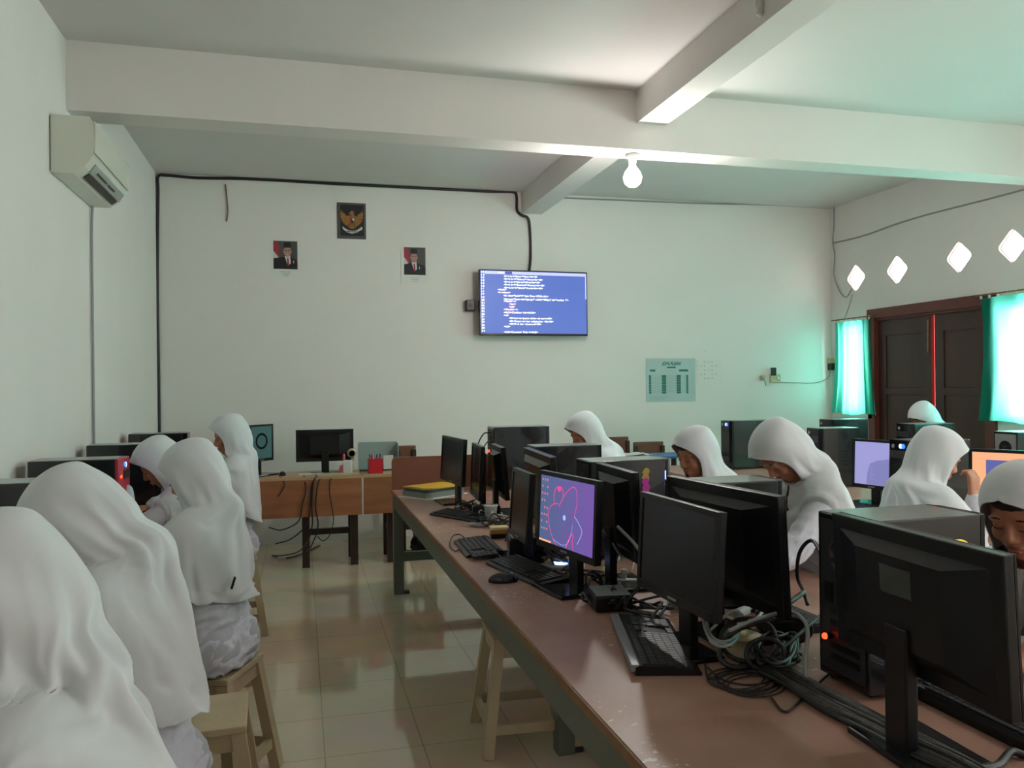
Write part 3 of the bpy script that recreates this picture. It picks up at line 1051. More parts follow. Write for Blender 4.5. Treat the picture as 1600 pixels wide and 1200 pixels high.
b = MB(); b.box(.07, TW - .07, -.055, -.015, .235, .30); b.build('stretcher', 'green_paint', t)
b = MB(); b.box(.42, TW - .07, -2.755, -2.715, .235, .30); b.build('stretcher', 'green_paint', t)
t = thing('table_partition', 'low reddish brown board standing across the far end of the long table', 'partition', (F0.x, F0.y, .7505), TROT)
b = MB()
pts = [(.0, 0, .0), (TW, 0, .0), (TW, 0, .235)]
pts += [(.035 - .035 * sin(a), 0, .20 + .035 * cos(a)) for a in (0, PI / 6, PI / 3, PI / 2)]
b.prism([(x, -.024, z) for x, y, z in pts], (0, .022, 0)); b.build('board', 'laminate_panel', t)

# second long table
t2o = Vector((3.02, 6.7, 0))
t = thing('computer_table', 'second brown computer table on the right carrying the towers near the windows', 'table', t2o, TROT)
TL2, TW2 = 4.7, 1.4
b = MB(); b.box(0, TW2, -TL2, 0, .728, .750); b.build('tabletop', 'table', t)
b = MB(); b.box(.01, .045, -TL2, 0, .62, .728); b.build('side_apron', 'green_paint', t)
b = MB(); b.box(TW2 - .045, TW2 - .01, -TL2, 0, .62, .728); b.build('side_apron', 'green_paint', t)
for l in (0, -TL2 + .07):
    for x in (.005, TW2 - .075):
        b = MB(); b.box(x, x + .07, l - .07, l, 0, .728); b.build('leg', 'green_paint', t)
# a third board seen behind the far right towers
t = thing('room_divider', 'low grey green board standing behind the towers at far right', 'divider', (5.62, 4.5, 0), TROT)
b = MB(); b.box(-.01, .01, -.7, .9, .05, 1.08); b.build('board', 'green_paint', t)
for y in (-.65, .85):
    b = MB(); b.box(-.15, .15, y - .02, y + .02, 0, .05); b.build('foot', 'green_paint', t)

# table along the left wall
t = thing('side_table', 'narrow brown table along the left wall under the towers', 'table', (XL + .01, 1.0, 0))
b = MB(); b.box(0, .60, 0, 5.9, .728, .75); b.build('tabletop', 'table', t)
b = MB(); b.box(.56, .59, 0, 5.9, .62, .728); b.build('side_apron', 'green_paint', t)
for y in (0.02, 2.9, 5.8):
    for x in (.03, .52):
        b = MB(); b.box(x, x + .05, y, y + .05, 0, .728); b.build('leg', 'green_paint', t)


# teacher's desks by the back wall
def school_desk(x0, x1, y0, y1, label, legs):
    t = thing('school_desk', label, 'desk', ((x0 + x1) / 2, (y0 + y1) / 2, 0))
    w_, d_ = (x1 - x0) / 2, (y1 - y0) / 2
    b = MB(); b.box(-w_, w_, -d_, d_, .735, .76, .003); b.build('desktop', 'honey_edge', t)
    b = MB(); b.box(-w_ + .005, w_ - .005, -d_ + .005, -d_ + .025, .43, .735); b.build('front_board', 'honey', t)
    for lx in legs:
        lx -= (x0 + x1) / 2
        for yy in (-d_ + .06, d_ - .10):
            b = MB(); b.box(lx - .03, lx + .03, yy, yy + .055, 0, .735); b.build('leg', 'darkwood', t)
        b = MB(); b.box(lx - .015, lx + .015, -d_ + .11, d_ - .10, .24, .29); b.build('side_rail', 'darkwood', t)
    b = MB(); a, c = legs[0] - (x0 + x1) / 2, legs[-1] - (x0 + x1) / 2
    b.box(a + .03, c - .03, -.02, .02, .24, .29); b.build('stretcher', 'darkwood', t)
    return t


DY0 = P(520, 744, .76).y
xa = P(380, 744, .76).x
xm = P(566, 742, .76).x
xb = P(700, 742, .76).x
school_desk(xa, xm, DY0, DY0 + .5, 'honey coloured school desk with cables hanging over its front', (P(478, 870, 0).x, P(549, 865, 0).x))
school_desk(xm + .005, xb, DY0, DY0 + .5, 'honey coloured school desk with a red pen holder, next to the long table', (P(603, 862, 0).x, P(668, 862, 0).x))


def chair_wood(loc, rz, label, w_=.42, h=.92):
    t = thing('wooden_chair', label, 'chair', loc, rz)
    b = MB(); b.box(-w_ / 2, w_ / 2, -.2, .2, .43, .45, .004); b.build('seat', 'chairwood', t)
    b = MB(); b.box(-w_ / 2, w_ / 2, .19, .21, h - .22, h, .012); b.build('backrest', 'chairwood', t)
    for sx in (-1, 1):
        b = MB(); b.box(sx * (w_ / 2 - .02) - .018, sx * (w_ / 2 - .02) + .018, .16, .19, 0, h - .04); b.build('leg', 'darkwood', t)
        b = MB(); b.box(sx * (w_ / 2 - .02) - .018, sx * (w_ / 2 - .02) + .018, -.19, -.155, 0, .43); b.build('leg', 'darkwood', t)
    return t


c = WB(637, 700, 7.55); chair_wood((c.x, 7.48, 0), 0, 'brown wooden chair whose back shows above the desk at the back wall', .19, WB(637, 697, 7.6).z)
c = WB(974, 690, 7.55); chair_wood((c.x, 7.48, 0), 0, 'tall brown chair at the back wall behind the girl by the towers', .22, WB(974, 683, 7.6).z)
c = WB(1017, 700, 7.55); chair_wood((c.x + .03, 7.48, 0), 0, 'wide brown chair at the back wall above the blue desk items', .34, WB(1017, 691, 7.6).z)
# back desk with blue folders
c = WB(1000, 712, 6.9)
t = thing('side_desk', 'low desk with blue cover near the back wall behind the towers', 'desk', (c.x, 7.05, 0))
b = MB(); b.box(-.9, .55, -.2, .2, .80, .82); b.build('desktop', 'blue', t)
for sx in (-.85, .5):
    for sy in (-.17, .17):
        b = MB(); b.box(sx - .02, sx + .02, sy - .02, sy + .02, 0, .80); b.build('leg', 'darkwood', t)
b = MB()
bm = b.bm
pts = [[bm.verts.new((-.22 + .4 * i / 8, -.14 + .25 * j / 5, .826 + .018 * noise.noise(Vector((i * .9, j * .8, 1))) + .012)) for i in range(9)] for j in range(6)]
for j in range(5):
    for i in range(8):
        bm.faces.new((pts[j][i], pts[j][i + 1], pts[j + 1][i + 1], pts[j + 1][i])).smooth = True
o = b.build('paper_sheet', 'white'); o.location = (c.x - .05, 7.05, 0)
tag(o, 'crumpled white paper lying on the blue topped desk', 'paper')
md = o.modifiers.new('s', 'SOLIDIFY'); md.thickness = .002


# ---------------------------------------------------------------- stools
def make_stool(label, loc, rz, h=.46, w_=.30, d_=.30):
    t = thing('wooden_stool', label, 'stool', loc, rz)
    b = MB(); b.box(-w_ / 2, w_ / 2, -d_ / 2, d_ / 2, h - .022, h, .003); b.build('seat', 'stool', t)
    sp = .035
    co = []
    for sx, sy in ((-1, -1), (1, -1), (1, 1), (-1, 1)):
        a = Vector((sx * (w_ / 2 + sp), sy * (d_ / 2 + sp), 0)); c = Vector((sx * (w_ / 2 - .025), sy * (d_ / 2 - .025), h - .02))
        b = MB(); b.bar(a, c, .042, .042, up=(0, 1, 0)); b.build('leg', 'stool', t)
        co.append((a, c))
    for k in range(4):
        a0, c0 = co[k]; a1, c1 = co[(k + 1) % 4]
        for nm, f, wd in (('apron', .93, .055), ('stretcher', .24, .04)):
            p, q = a0.lerp(c0, f), a1.lerp(c1, f)
            b = MB(); b.bar(p, q, .022, wd); b.build(nm, 'stool', t)
    return t


# stool by the long table: corners read from the photo
p1 = P(742, 968, .46)
st1 = make_stool('pale wooden stool tucked under the aisle side of the long table', (p1.x + .17, p1.y - .17, 0), -.06)
sc = P(388, 1072, .46)
dup(st1, (sc.x - .14, sc.y - .20, 0), 0.04, 'pale wooden stool behind the second girl from the left, its seat bare')

# ---------------------------------------------------------------- computers
def tower(label, loc, rz, dx=.40, w_=.18, h=.42, style='plain', rear=False, group=None):
    "front faces local +x"
    t = thing('computer_tower', label, 'computer tower', loc, rz, group)
    x0, x1 = -dx / 2, dx / 2
    b = MB(); b.box(x0, x1 - .03, -w_ / 2, w_ / 2, .012, h, .004); b.build('case', 'casing', t)
    b = MB()
    c = .022
    for_pts = [(x1 - .03, -w_ / 2, 0), (x1 - .03 + .012, -w_ / 2, 0), (x1, -w_ / 2 + c, 0), (x1, w_ / 2 - c, 0), (x1 - .018, w_ / 2, 0), (x1 - .03, w_ / 2, 0)]
    b.prism([(x, y, .012) for x, y, z in for_pts], (0, 0, h - .012))
    fp = b.build('front_panel', {'plain': 'gloss', 'red': 'red', 'print': 'gloss', 'blue': 'gloss', 'fan': 'gloss'}.get(style, 'gloss'), t)
    for sx in (x0 + .03, x1 - .06):
        for sy in (-w_ / 2 + .03, w_ / 2 - .03):
            b = MB(); b.box(sx - .012, sx + .012, sy - .012, sy + .012, 0, .012); b.build('foot', 'black', t)
    b = MB(); b.box(x0 + .004, x1 - .032, -w_ / 2 + .004, w_ / 2 - .004, h - .001, h + .0012); b.build('top_panel', 'dust_sheen', t)  # pale sheet with dust and grazing sheen put into its colour
    b = MB(); b.box(x1 - .002, x1 + .003, -w_ / 2 + c + .005, w_ / 2 - c - .005, h - .10, h - .058, .002)
    b.build('drive_bay', 'darkgrey' if style != 'red' else 'black', t)
    b = MB()
    for k in range(6):
        b.box(x1 - .001, x1 + .002, -w_ / 2 + c + .01, w_ / 2 - c - .01, .06 + .022 * k, .068 + .022 * k)
    b.build('front_grille', 'darkgrey', t)
    b = MB(); b.lathe([(.012, 0), (.012, .004), (.008, .005)], 14, Matrix.Translation((x1, -w_ / 2 + c + .03, h - .035)) @ Matrix.Rotation(PI / 2, 4, 'Y'))
    pb = b.build('power_button', 'silver', t)
    if style in ('blue', 'red'):
        for k, mt in ((0, 'led_blue'), (1, 'led_white')):
            b = MB(); yy = (w_ / 2 - c - .03 - .018 * k) * (1 if style == 'blue' else -1)
            b.lathe([(.013, 0), (.013, .006), (.004, .009)], 12, Matrix.Translation((x1 - .002, yy, h - .032)) @ Matrix.Rotation(PI / 2, 4, 'Y'))
            b.build('indicator_light', mt, t)
        if style == 'red':
            b = MB(); b.lathe([(.008, 0), (.008, .005), (.003, .007)], 12, Matrix.Translation((x1 - .010, -w_ / 2 + .016, h - .085)) @ Matrix.Rotation(PI / 2, 4, 'Y'))
            b.build('indicator_light', 'led_red', t)
    # rear: port plate, fan, expansion slots
    b = MB(); b.box(x0 - .002, x0, -w_ / 2 + .012, w_ / 2 - .012, .03, h - .015); b.build('rear_plate', 'steel' if rear else 'darkgrey', t)
    b = MB(); mt4 = Matrix.Translation((x0 - .002, -.0, h - .10)) @ Matrix.Rotation(-PI / 2, 4, 'Y')
    b.lathe([(.045, 0), (.045, .004), (.038, .004), (.038, .001), (.014, .001), (.014, .004), (.001, .004)], 24, mt4, cap=False)
    for k in range(7):
        a = 2 * PI * k / 7
        b.bar((x0 - .004, .012 * cos(a), h - .10 + .012 * sin(a)), (x0 - .004, .04 * cos(a + .5), h - .10 + .04 * sin(a + .5)), .004, .012)
    b.build('rear_fan', 'darkgrey' if not rear else 'black', t)
    b = MB()
    for k in range(5):
        b.box(x0 - .004, x0 - .002, -w_ / 2 + .03, w_ / 2 - .05, .06 + .028 * k, .075 + .028 * k)
    b.box(x0 - .006, x0 - .002, w_ / 2 - .06, w_ / 2 - .03, h - .22, h - .17)
    b.build('rear_ports', 'black', t)
    if style == 'print':
        b = MB()
        y = -w_ / 2 - .0012
        random.seed(5)
        for k in range(9):
            b.mi = 0 if k < 2 else 1
            zz = h - .05 - .022 * k
            r = .012 + .006 * random.random()
            b.poly([(x1 - .13 + .010 * random.random() + r * cos(a), y - .0003 * k, zz + r * sin(a)) for a in [2 * PI * q / 9 for q in range(9)]])
        b.build('side_print', ['goldp', 'magenta'], t)
        b = MB(); b.box(x1 - .035, x1 - .031, y - .001, y, h - .12, h - .05); b.build('indicator_strip', 'led_white', t)
    if style == 'fan':
        b = MB(); y = -w_ / 2 - .001
        b.mi = 0
        random.seed(3)
        for k in range(16):
            a = PI * k / 15
            b.ball((x1 - .10 + .035 * cos(a), y, h - .085 + .025 * sin(a)), .006, .002, .006, n=8)
        b.build('lit_fan_ring', 'yellow_led', t)
    return t


def monitor(label, A, B, top, faces, screen='screen_off', picture=None, stand='stand', back_logo=False, tilt=0.0, h=.30, base=True, bottom=.75):
    """A, B: (x, y) of the two ends of the top edge; faces: -1 towards the aisle, +1 towards the right"""
    A, B = Vector((A[0], A[1], 0)), Vector((B[0], B[1], 0))
    c = (A + B) / 2
    w_ = (A - B).length
    d = (A - B).normalized()
    n = Vector((d.y, -d.x, 0))
    if n.x * faces < 0:
        n = -n
    rz = math.atan2(n.y, n.x)
    t = thing('monitor', label, 'monitor', (c.x, c.y, bottom), rz)
    zt = top - bottom
    zb = zt - h
    g = .016
    Rm = Matrix.Translation((0, 0, zb)) @ Matrix.Rotation(-tilt, 4, 'Y')
    b = MB()
    # bezel ring plus shallow back shell
    b.box(-.018, .004, -w_ / 2, w_ / 2, 0, h, .003)
    b.box(.004, .009, -w_ / 2, w_ / 2, h - g, h, .001); b.box(.004, .009, -w_ / 2, w_ / 2, 0, g + .008, .001)
    b.box(.004, .009, -w_ / 2, -w_ / 2 + g, g, h - g); b.box(.004, .009, w_ / 2 - g, w_ / 2, g, h - g)
    pts = [(-.018, -w_ / 2 + .03, .03), (-.018, w_ / 2 - .03, .03), (-.018, w_ / 2 - .03, h - .03), (-.018, -w_ / 2 + .03, h - .03)]
    inn = [(-.045, -w_ / 2 + .12, .06), (-.045, w_ / 2 - .12, .06), (-.045, w_ / 2 - .12, h - .05), (-.045, -w_ / 2 + .12, h - .05)]
    va = [b.bm.verts.new(p) for p in pts]; vb = [b.bm.verts.new(p) for p in inn]
    for k in range(4):
        b.bm.faces.new((va[k], va[(k + 1) % 4], vb[(k + 1) % 4], vb[k]))
    b.bm.faces.new(vb)
    bmesh.ops.transform(b.bm, matrix=Rm, verts=b.bm.verts[:])
    cs = b.build('casing', 'black', t)
    b = MB(); b.poly([(.0055, -w_ / 2 + g, g + .006), (.0055, w_ / 2 - g, g + .006), (.0055, w_ / 2 - g, h - g), (.0055, -w_ / 2 + g, h - g)])
    bmesh.ops.transform(b.bm, matrix=Rm, verts=b.bm.verts[:])
    sc = b.build('screen', screen, t)
    if picture:
        picture(sc, Rm, w_, h, g)
    b = MB(); b.box(.009, .0096, -.024, .024, .008, .015); bmesh.ops.transform(b.bm, matrix=Rm, verts=b.bm.verts[:])
    b.build('maker_badge', 'silver', t)
    if back_logo:
        b = MB(); b.box(-.0465, -.045, -.045, .045, h * .66 - .028, h * .66 + .028); bmesh.ops.transform(b.bm, matrix=Rm, verts=b.bm.verts[:])
        b.build('sticker', 'hologram', t)
    b = MB(); b.box(-.058, -.030, -.032, .032, .01, zb + .10, .004)
    b.build('stand', 'black', t)
    if base:
        b = MB()
        b.box(-.085, .085, -.12, .12, 0, .014, .005)
        b.build('stand_base', 'gloss', t)
    return t


def swirl(sc, Rm, w_, h, g):
    b = MB()
    def X(u, v, o=0.0):
        # u from the viewer's left (= +y side when facing), v down
        return Vector((.0062 + o, -(w_ / 2 - g) + u * (w_ - 2 * g), h - g - v * (h - 2 * g - .006)))
    def stroke(pts, wd, mi):
        b.mi = mi
        for (u0, v0), (u1, v1) in zip(pts, pts[1:]):
            p, q = X(u0, v0), X(u1, v1)
            d = (q - p).normalized(); s = Vector((1, 0, 0)).cross(d) * wd * .65
            b.poly([p - s, q - s, q + s, p + s])
    def smooth(pts, k=5):
        out = []
        for i in range(len(pts) - 1):
            p0 = pts[max(i - 1, 0)]; p1 = pts[i]; p2 = pts[i + 1]; p3 = pts[min(i + 2, len(pts) - 1)]
            for j in range(k):
                t = j / k
                out.append(tuple(0.5 * (2 * p1[a] + (p2[a] - p0[a]) * t + (2 * p0[a] - 5 * p1[a] + 4 * p2[a] - p3[a]) * t * t + (3 * p1[a] - p0[a] - 3 * p2[a] + p3[a]) * t ** 3) for a in (0, 1)))
        out.append(pts[-1])
        return out
    wk = .7
    stroke(smooth([(.29, .40), (.27, .30), (.30, .17), (.40, .13), (.45, .25), (.40, .36), (.37, .42)]), .0022, 0)
    stroke(smooth([(.40, .36), (.48, .22), (.60, .10), (.68, .12), (.70, .30), (.66, .50)]), .0018, 0)
    stroke(smooth([(.36, .38), (.24, .42), (.17, .55), (.20, .75), (.28, .92), (.36, 1.0)]), .0018, 0)
    stroke(smooth([(.66, .50), (.74, .58), (.80, .68), (.76, .80), (.72, .88)]), .0018, 1)
    stroke(smooth([(.28, .92), (.45, .96), (.56, .90), (.62, .72), (.63, .62)]), .0011, 1)
    stroke(smooth([(.52, .98), (.58, .84), (.64, .74)]), .0035, 0)
    stroke(smooth([(.66, .99), (.64, .86), (.66, .76)]), .0022, 0)
    b.mi = 0
    b.poly([X(.37 + .03 * cos(a), .16 + .04 * sin(a), .0004) for a in [2 * PI * k / 10 for k in range(10)]])
    b.mi = 1
    b.poly([X(.48 + .025 * cos(a), .56 + .04 * sin(a), .0004) for a in [2 * PI * k / 12 for k in range(12)]])
    bmesh.ops.transform(b.bm, matrix=Rm, verts=b.bm.verts[:]); b.build('neon_picture', ['neon', 'neon_b'], sc)
    b = MB()
    for i in range(3):
        for j in range(8):
            if (i + j * 2) % 5 != 3:
                p = X(.03 + .05 * i, .05 + .105 * j)
                b.poly([p, p + Vector((0, .009, 0)), p + Vector((0, .009, -.008)), p + Vector((0, 0, -.008))])
    bmesh.ops.transform(b.bm, matrix=Rm, verts=b.bm.verts[:]); b.build('desktop_icons', 'icons', sc)
    b = MB(); p = X(.0, .965); q = X(.24, .965)
    b.poly([p, q, q + Vector((0, 0, -.009)), p + Vector((0, 0, -.009))]); bmesh.ops.transform(b.bm, matrix=Rm, verts=b.bm.verts[:]); b.build('task_bar', 'scr_peach', sc)


def lav_pic(sc, Rm, w_, h, g):
    b = MB()
    y = lambda u: -(w_ / 2 - g) + u * (w_ - 2 * g)
    z = lambda v: h - g - v * (h - 2 * g - .006)
    b.poly([(.0062, y(u), z(v)) for u, v in ((.45, .5), (.65, .42), (.9, .38), (1, .36), (1, 1), (.35, .98), (.38, .7))])
    bmesh.ops.transform(b.bm, matrix=Rm, verts=b.bm.verts[:]); b.build('grey_shape', 'scr_lav2', sc)
    b = MB()
    for k in range(9):
        b.box(.0066, .0070, y(.5 + .05 * (k % 3)), y(.45), z(.55 + .04 * k), z(.545 + .04 * k))
    bmesh.ops.transform(b.bm, matrix=Rm, verts=b.bm.verts[:]); b.build('text_lines', 'scr_lav', sc)


def window_pic(sc, Rm, w_, h, g):
    b = MB()
    y = lambda u: -(w_ / 2 - g) + u * (w_ - 2 * g)
    z = lambda v: h - g - v * (h - 2 * g - .006)
    b.poly([(.0062, y(u), z(v)) for u, v in ((.17, .12), (1, .12), (1, .62), (.17, .62))])
    bmesh.ops.transform(b.bm, matrix=Rm, verts=b.bm.verts[:]); b.build('dialog_window', 'scr_blue', sc)


def ring_pic(sc, Rm, w_, h, g):
    b = MB()
    for k in range(16):
        a0, a1 = 2 * PI * k / 16, 2 * PI * (k + 1) / 16
        b.poly([(.0062, r * cos(a), .17 + r * sin(a)) for r, a in ((.05, a0), (.05, a1), (.07, a1), (.07, a0))])
    bmesh.ops.transform(b.bm, matrix=Rm, verts=b.bm.verts[:]); b.build('ring_picture', 'screen_off', sc)


def WXY(px, z):
    d = ray(px, 600)
    q = CAM + d * (z / d.dot(FWD))
    return (q.x, q.y)


xy = lambda px, py, h: tuple(P(px, py, h))[:2]
# aisle side monitors of the long table, nearest first
monitor('black switched off monitor nearest the aisle edge in the foreground', xy(997, 768, 1.17), xy(1118, 801, 1.17), 1.17, -1, h=.285, tilt=.06)
monitor('monitor showing a purple wallpaper with pink neon loops', xy(840, 734, 1.17), xy(931, 752, 1.17), 1.17, -1, screen='scr_swirl', picture=swirl, h=.29, tilt=.05)
monitor('dark monitor seen almost edge on behind the small black mini computer', xy(796, 730, 1.13), xy(823, 741, 1.13), 1.13, -1, h=.295, tilt=.08)
monitor('slim dark monitor seen edge on behind the clear cup', (1.007, 4.82), (.98, 4.45), 1.15, -1, h=.31, tilt=.05)
monitor('far dark monitor standing behind the yellow folder', xy(689, 680, 1.17), xy(722, 687, 1.17), 1.17, -1, h=.29, tilt=.06)
# student side monitors, seen from behind
monitor('large monitor seen from behind with a grey sticker, nearest at right', xy(1318, 799, 1.20), xy(1592, 866, 1.20), 1.20, 1, back_logo=True, h=.29, tilt=.05)
monitor('monitor seen from behind with a sticker, second at right of the long table', xy(1055, 742, 1.20), xy(1231, 774, 1.20), 1.20, 1, back_logo=True, h=.33, tilt=.05)
monitor('monitor back just behind the purple screen, beside the printed tower', xy(943, 722, 1.19), xy(1001, 738, 1.19), 1.19, 1, h=.32, tilt=.05)
monitor('monitor back with a glossy grey reflection, above the purple screen', (1.10, 3.75), (1.06, 3.18), 1.20, 1, h=.32, tilt=.12)
monitor('small monitor back beside the farthest tower of the long table', (1.15, 4.72), (1.125, 4.36), 1.15, 1, h=.30, tilt=.08)


def tw(cx, cy, rz=TROT + 0.0, z=.75):
    return (cx, cy, z)


HT = 1.17
A1 = P(1287, 796, HT); C1 = P(1541, 806, HT)
tower('nearest computer tower on the long table with a red light at its rear', ((A1.x + C1.x) / 2, (A1.y + C1.y) / 2 + .0, .75), TROT, dx=.355, w_=.185, style='fan')
c = P(1226, 750, HT)
tower('tower behind the second monitor back, in front of the bent girl', (c.x - .18, c.y + .08, .75), TROT, dx=.36, style='plain')
c = P(1050, 717, HT)
tower('tower with a magenta and gold printed side on the long table', (c.x - .19, c.y + .09, .75), TROT, dx=.38, style='print')
c = P(942, 695, HT)
tower('tower below the farthest girl of the long table', (c.x - .19, c.y + .09, .75), TROT, dx=.38)
tower('largest black tower at the far end of the long table', (T1(.22, .90).x, T1(.22, .90).y, .75), TROT, dx=.42, w_=.2, h=.45)
# left row against the wall
for k, (py, px, lb, st) in enumerate(((748, 100, 'black tower at the left edge beside the nearest girls', 'plain'),
                                      (715, 195, 'black tower with a red front panel and blue light on the left table', 'red'),
                                      (693, 240, 'third black tower along the left wall table', 'plain'),
                                      (677, 289, 'farthest black tower on the left table near the corner', 'plain'))):
    dd = (1.5 - HT) * F_PX / (py - 608.5)
    Y = (dd + .21) / .967
    tower(lb, (-1.02, Y + 0, .75), 0, dx=.40, style=st, w_=.19)
# second table
for px, py, ht, rz, ln, lb, st, rr in ((1141, 658, HT, PI, .46, 'tall black tower with a blue light behind the girl in profile', 'blue', False),
                                   (1282, 670, HT, PI, .32, 'dark tower with teal sheen right behind the bent girl', 'plain', False),
                                   (1422, 681, 1.20, PI, .40, 'black tower with a blue light left of the girl seen from behind', 'blue', False),
                                   (1298, 656, HT, PI, .38, 'dark tower just under the short green curtain', 'plain', False),
                                   (1424, 663, HT, PI, .40, 'tower in front of the far girl by the dark door', 'plain', False),
                                   (1590, 676, HT, 0, .40, 'tower at far right showing its rear fan', 'plain', True)):
    c = P(px, py, ht)
    tower(lb, (c.x + ln / 2, c.y + .09, .75), rz + TROT * .6, dx=ln, style=st, rear=rr)
monitor('monitor with a pale lavender screen on the second table', WXY(1331, 5.0), WXY(1392, 4.75), 1.145, -1, screen='scr_lav', picture=lav_pic, h=.30, tilt=.04)
monitor('monitor with a peach and indigo screen at right edge', WXY(1512, 4.0), (3.42, 2.95), 1.16, -1, screen='scr_peach', picture=window_pic, h=.34, tilt=.03)
# back of the room
c1, c2 = P(398, 668, 1.2), P(424, 666, 1.2)
gm = monitor('monitor with a greenish picture beside the far left girl', (P(392, 742, .76).x, DY0 + .16), (P(426, 742, .76).x, DY0 + .36), 1.19, 1, bottom=.76, screen='scr_green', picture=ring_pic, h=.31)
a = P(462, 737, .76)
t0 = WB(462, 672, DY0 + .30); t1 = WB(552, 672, DY0 + .30)
mo = monitor('black monitor seen from behind on the school desk', (t0.x, DY0 + .30), (t1.x, DY0 + .30), t0.z, 1, h=t0.z - .86, bottom=.76, base=True)
mo.rotation_euler.z = PI / 2

# ---------------------------------------------------------------- keyboards and mice
def keyboard(label, a, b_, depth=.15, silver=False, w_=.44):
    """a: (x, y) of one end of the front edge, b_: direction angle of its length (local x = length, local y = away from typist)"""
    t = thing('keyboard', label, 'keyboard', (a[0], a[1], .7505), b_)
    d = depth
    b = MB()
    prof = [(0, 0), (d, 0), (d, .020), (d - .012, .026), (.012, .013), (0, .008)]
    b.prism([(-w_ / 2, y - d / 2, z) for y, z in prof], (w_, 0, 0))
    bd = b.build('keyboard_body', 'black', t)
    def keys(name, x0, x1, rows, ncol, y0, y1, mt='key'):
        b = MB()
        pw, ph = (x1 - x0) / ncol, (y1 - y0) / rows
        for r in range(rows):
            zz = .0135 + (y0 + ph * (r + .5) + d / 2 - .012) / (d - .024) * .012
            merge = (4, 10) if (r == 0 and ncol > 10) else None
            c = 0
            while c < ncol:
                c1 = c + 1
                if merge and c == merge[0]:
                    c1 = merge[1]
                b.box(x0 + pw * c + .0012, x0 + pw * c1 - .0012, y0 + ph * r + .0012, y0 + ph * (r + 1) - .0012, zz - .004, zz + .005)
                c = c1
        return b.build(name, mt, t)
    y0, y1 = -d / 2 + .018, d / 2 - .040
    keys('letter_keys', -w_ / 2 + .008, -w_ / 2 + .285, 5, 15, y0, y1)
    keys('arrow_keys', -w_ / 2 + .292, -w_ / 2 + .344, 1, 3, y0, y0 + .017)
    keys('navigation_keys', -w_ / 2 + .292, -w_ / 2 + .344, 2, 3, y1 - .036, y1)
    keys('number_keys', -w_ / 2 + .352, -w_ / 2 + .428, 5, 4, y0, y1)
    keys('function_keys', -w_ / 2 + .008, -w_ / 2 + .344, 1, 16, d / 2 - .034, d / 2 - .018)
    if silver:
        b = MB(); b.box(-w_ / 2 + .002, w_ / 2 - .002, d / 2 - .012, d / 2 + .012, .010, .0275, .003); b.build('top_strip', 'silver', t)
    return t


def kb(label, pa, pb, side, depth=.15, silver=False, h=.77):
    """pa, pb: pixels of the two ends of the edge nearest the aisle; side: direction the depth grows (+1 right)"""
    A = P(*pa, h); B = P(*pb, h)
    d = (B - A); w_ = d.length
    c = (A + B) / 2
    e = d.normalized()
    n = Vector((-e.y, e.x, 0))
    c = c + n * depth / 2 * side
    # length axis so that local +y (away from typist) = side * n
    ang = math.atan2(e.y, e.x) if side > 0 else math.atan2(-e.y, -e.x)
    return keyboard(label, (c.x, c.y), ang, depth, silver, w_)


def kb2(label, cx, cy, ang, w_=.44, depth=.15, silver=False):
    return keyboard(label, (cx, cy), ang, depth, silver, w_)


# near keyboard: turned so its silver top strip faces the aisle
k1 = P(1022, 1003, .77)
kb2('black keyboard with a silver strip in front of the switched off monitor', .968, 2.11, radians(74.5), w_=.47, depth=.17, silver=True)
k2 = P(825, 888, .77)
kb2('black keyboard beside the black mouse below the purple screen', k2.x, k2.y, radians(-78), w_=.46, depth=.16)
k3 = P(747, 851, .77)
kb2('black keyboard near the yellow sponge with its lead looped over the table', k3.x, k3.y, radians(-92), w_=.36, depth=.17)
k4 = P(722, 803, .77)
kb2('thin dark keyboard lying behind the clear cup', k4.x, k4.y, radians(-60), w_=.40, depth=.15)
k5 = P(1215, 948, .77)
kb2('black keyboard on the student side behind the cable heap', k5.x, k5.y, radians(92), w_=.44, depth=.15)
k6 = P(1520, 1106, .77)
kb2('black keyboard under the nearest monitor back', k6.x + .03, k6.y, radians(90), w_=.46, depth=.15)
kb2('dark keyboard in front of the pale lavender screen', 3.12, 3.98, radians(-92), w_=.44)


def mouse(label, loc, rz):
    t = thing('computer_mouse', label, 'mouse', loc, rz)
    b = MB()
    b.ball((0, 0, .004), .058, .031, .032, n=24)
    for v in b.bm.verts:
        if v.co.z < 0: v.co.z = 0
    b.build('shell', 'gloss', t)
    b = MB(); b.lathe([(.008, -.003), (.008, .003)], 14, Matrix.Translation((.032, 0, .028)) @ Matrix.Rotation(PI / 2, 4, 'X')); b.build('scroll_wheel', 'silver', t)
    return t


p = P(786, 905, .76); mouse('black mouse on the aisle edge of the long table', (p.x, p.y, .7505), radians(-12))
p = P(442, 739, .76); mo_ = mouse('black mouse on the left end of the school desk', (p.x, DY0 + .2, .7605), radians(90))

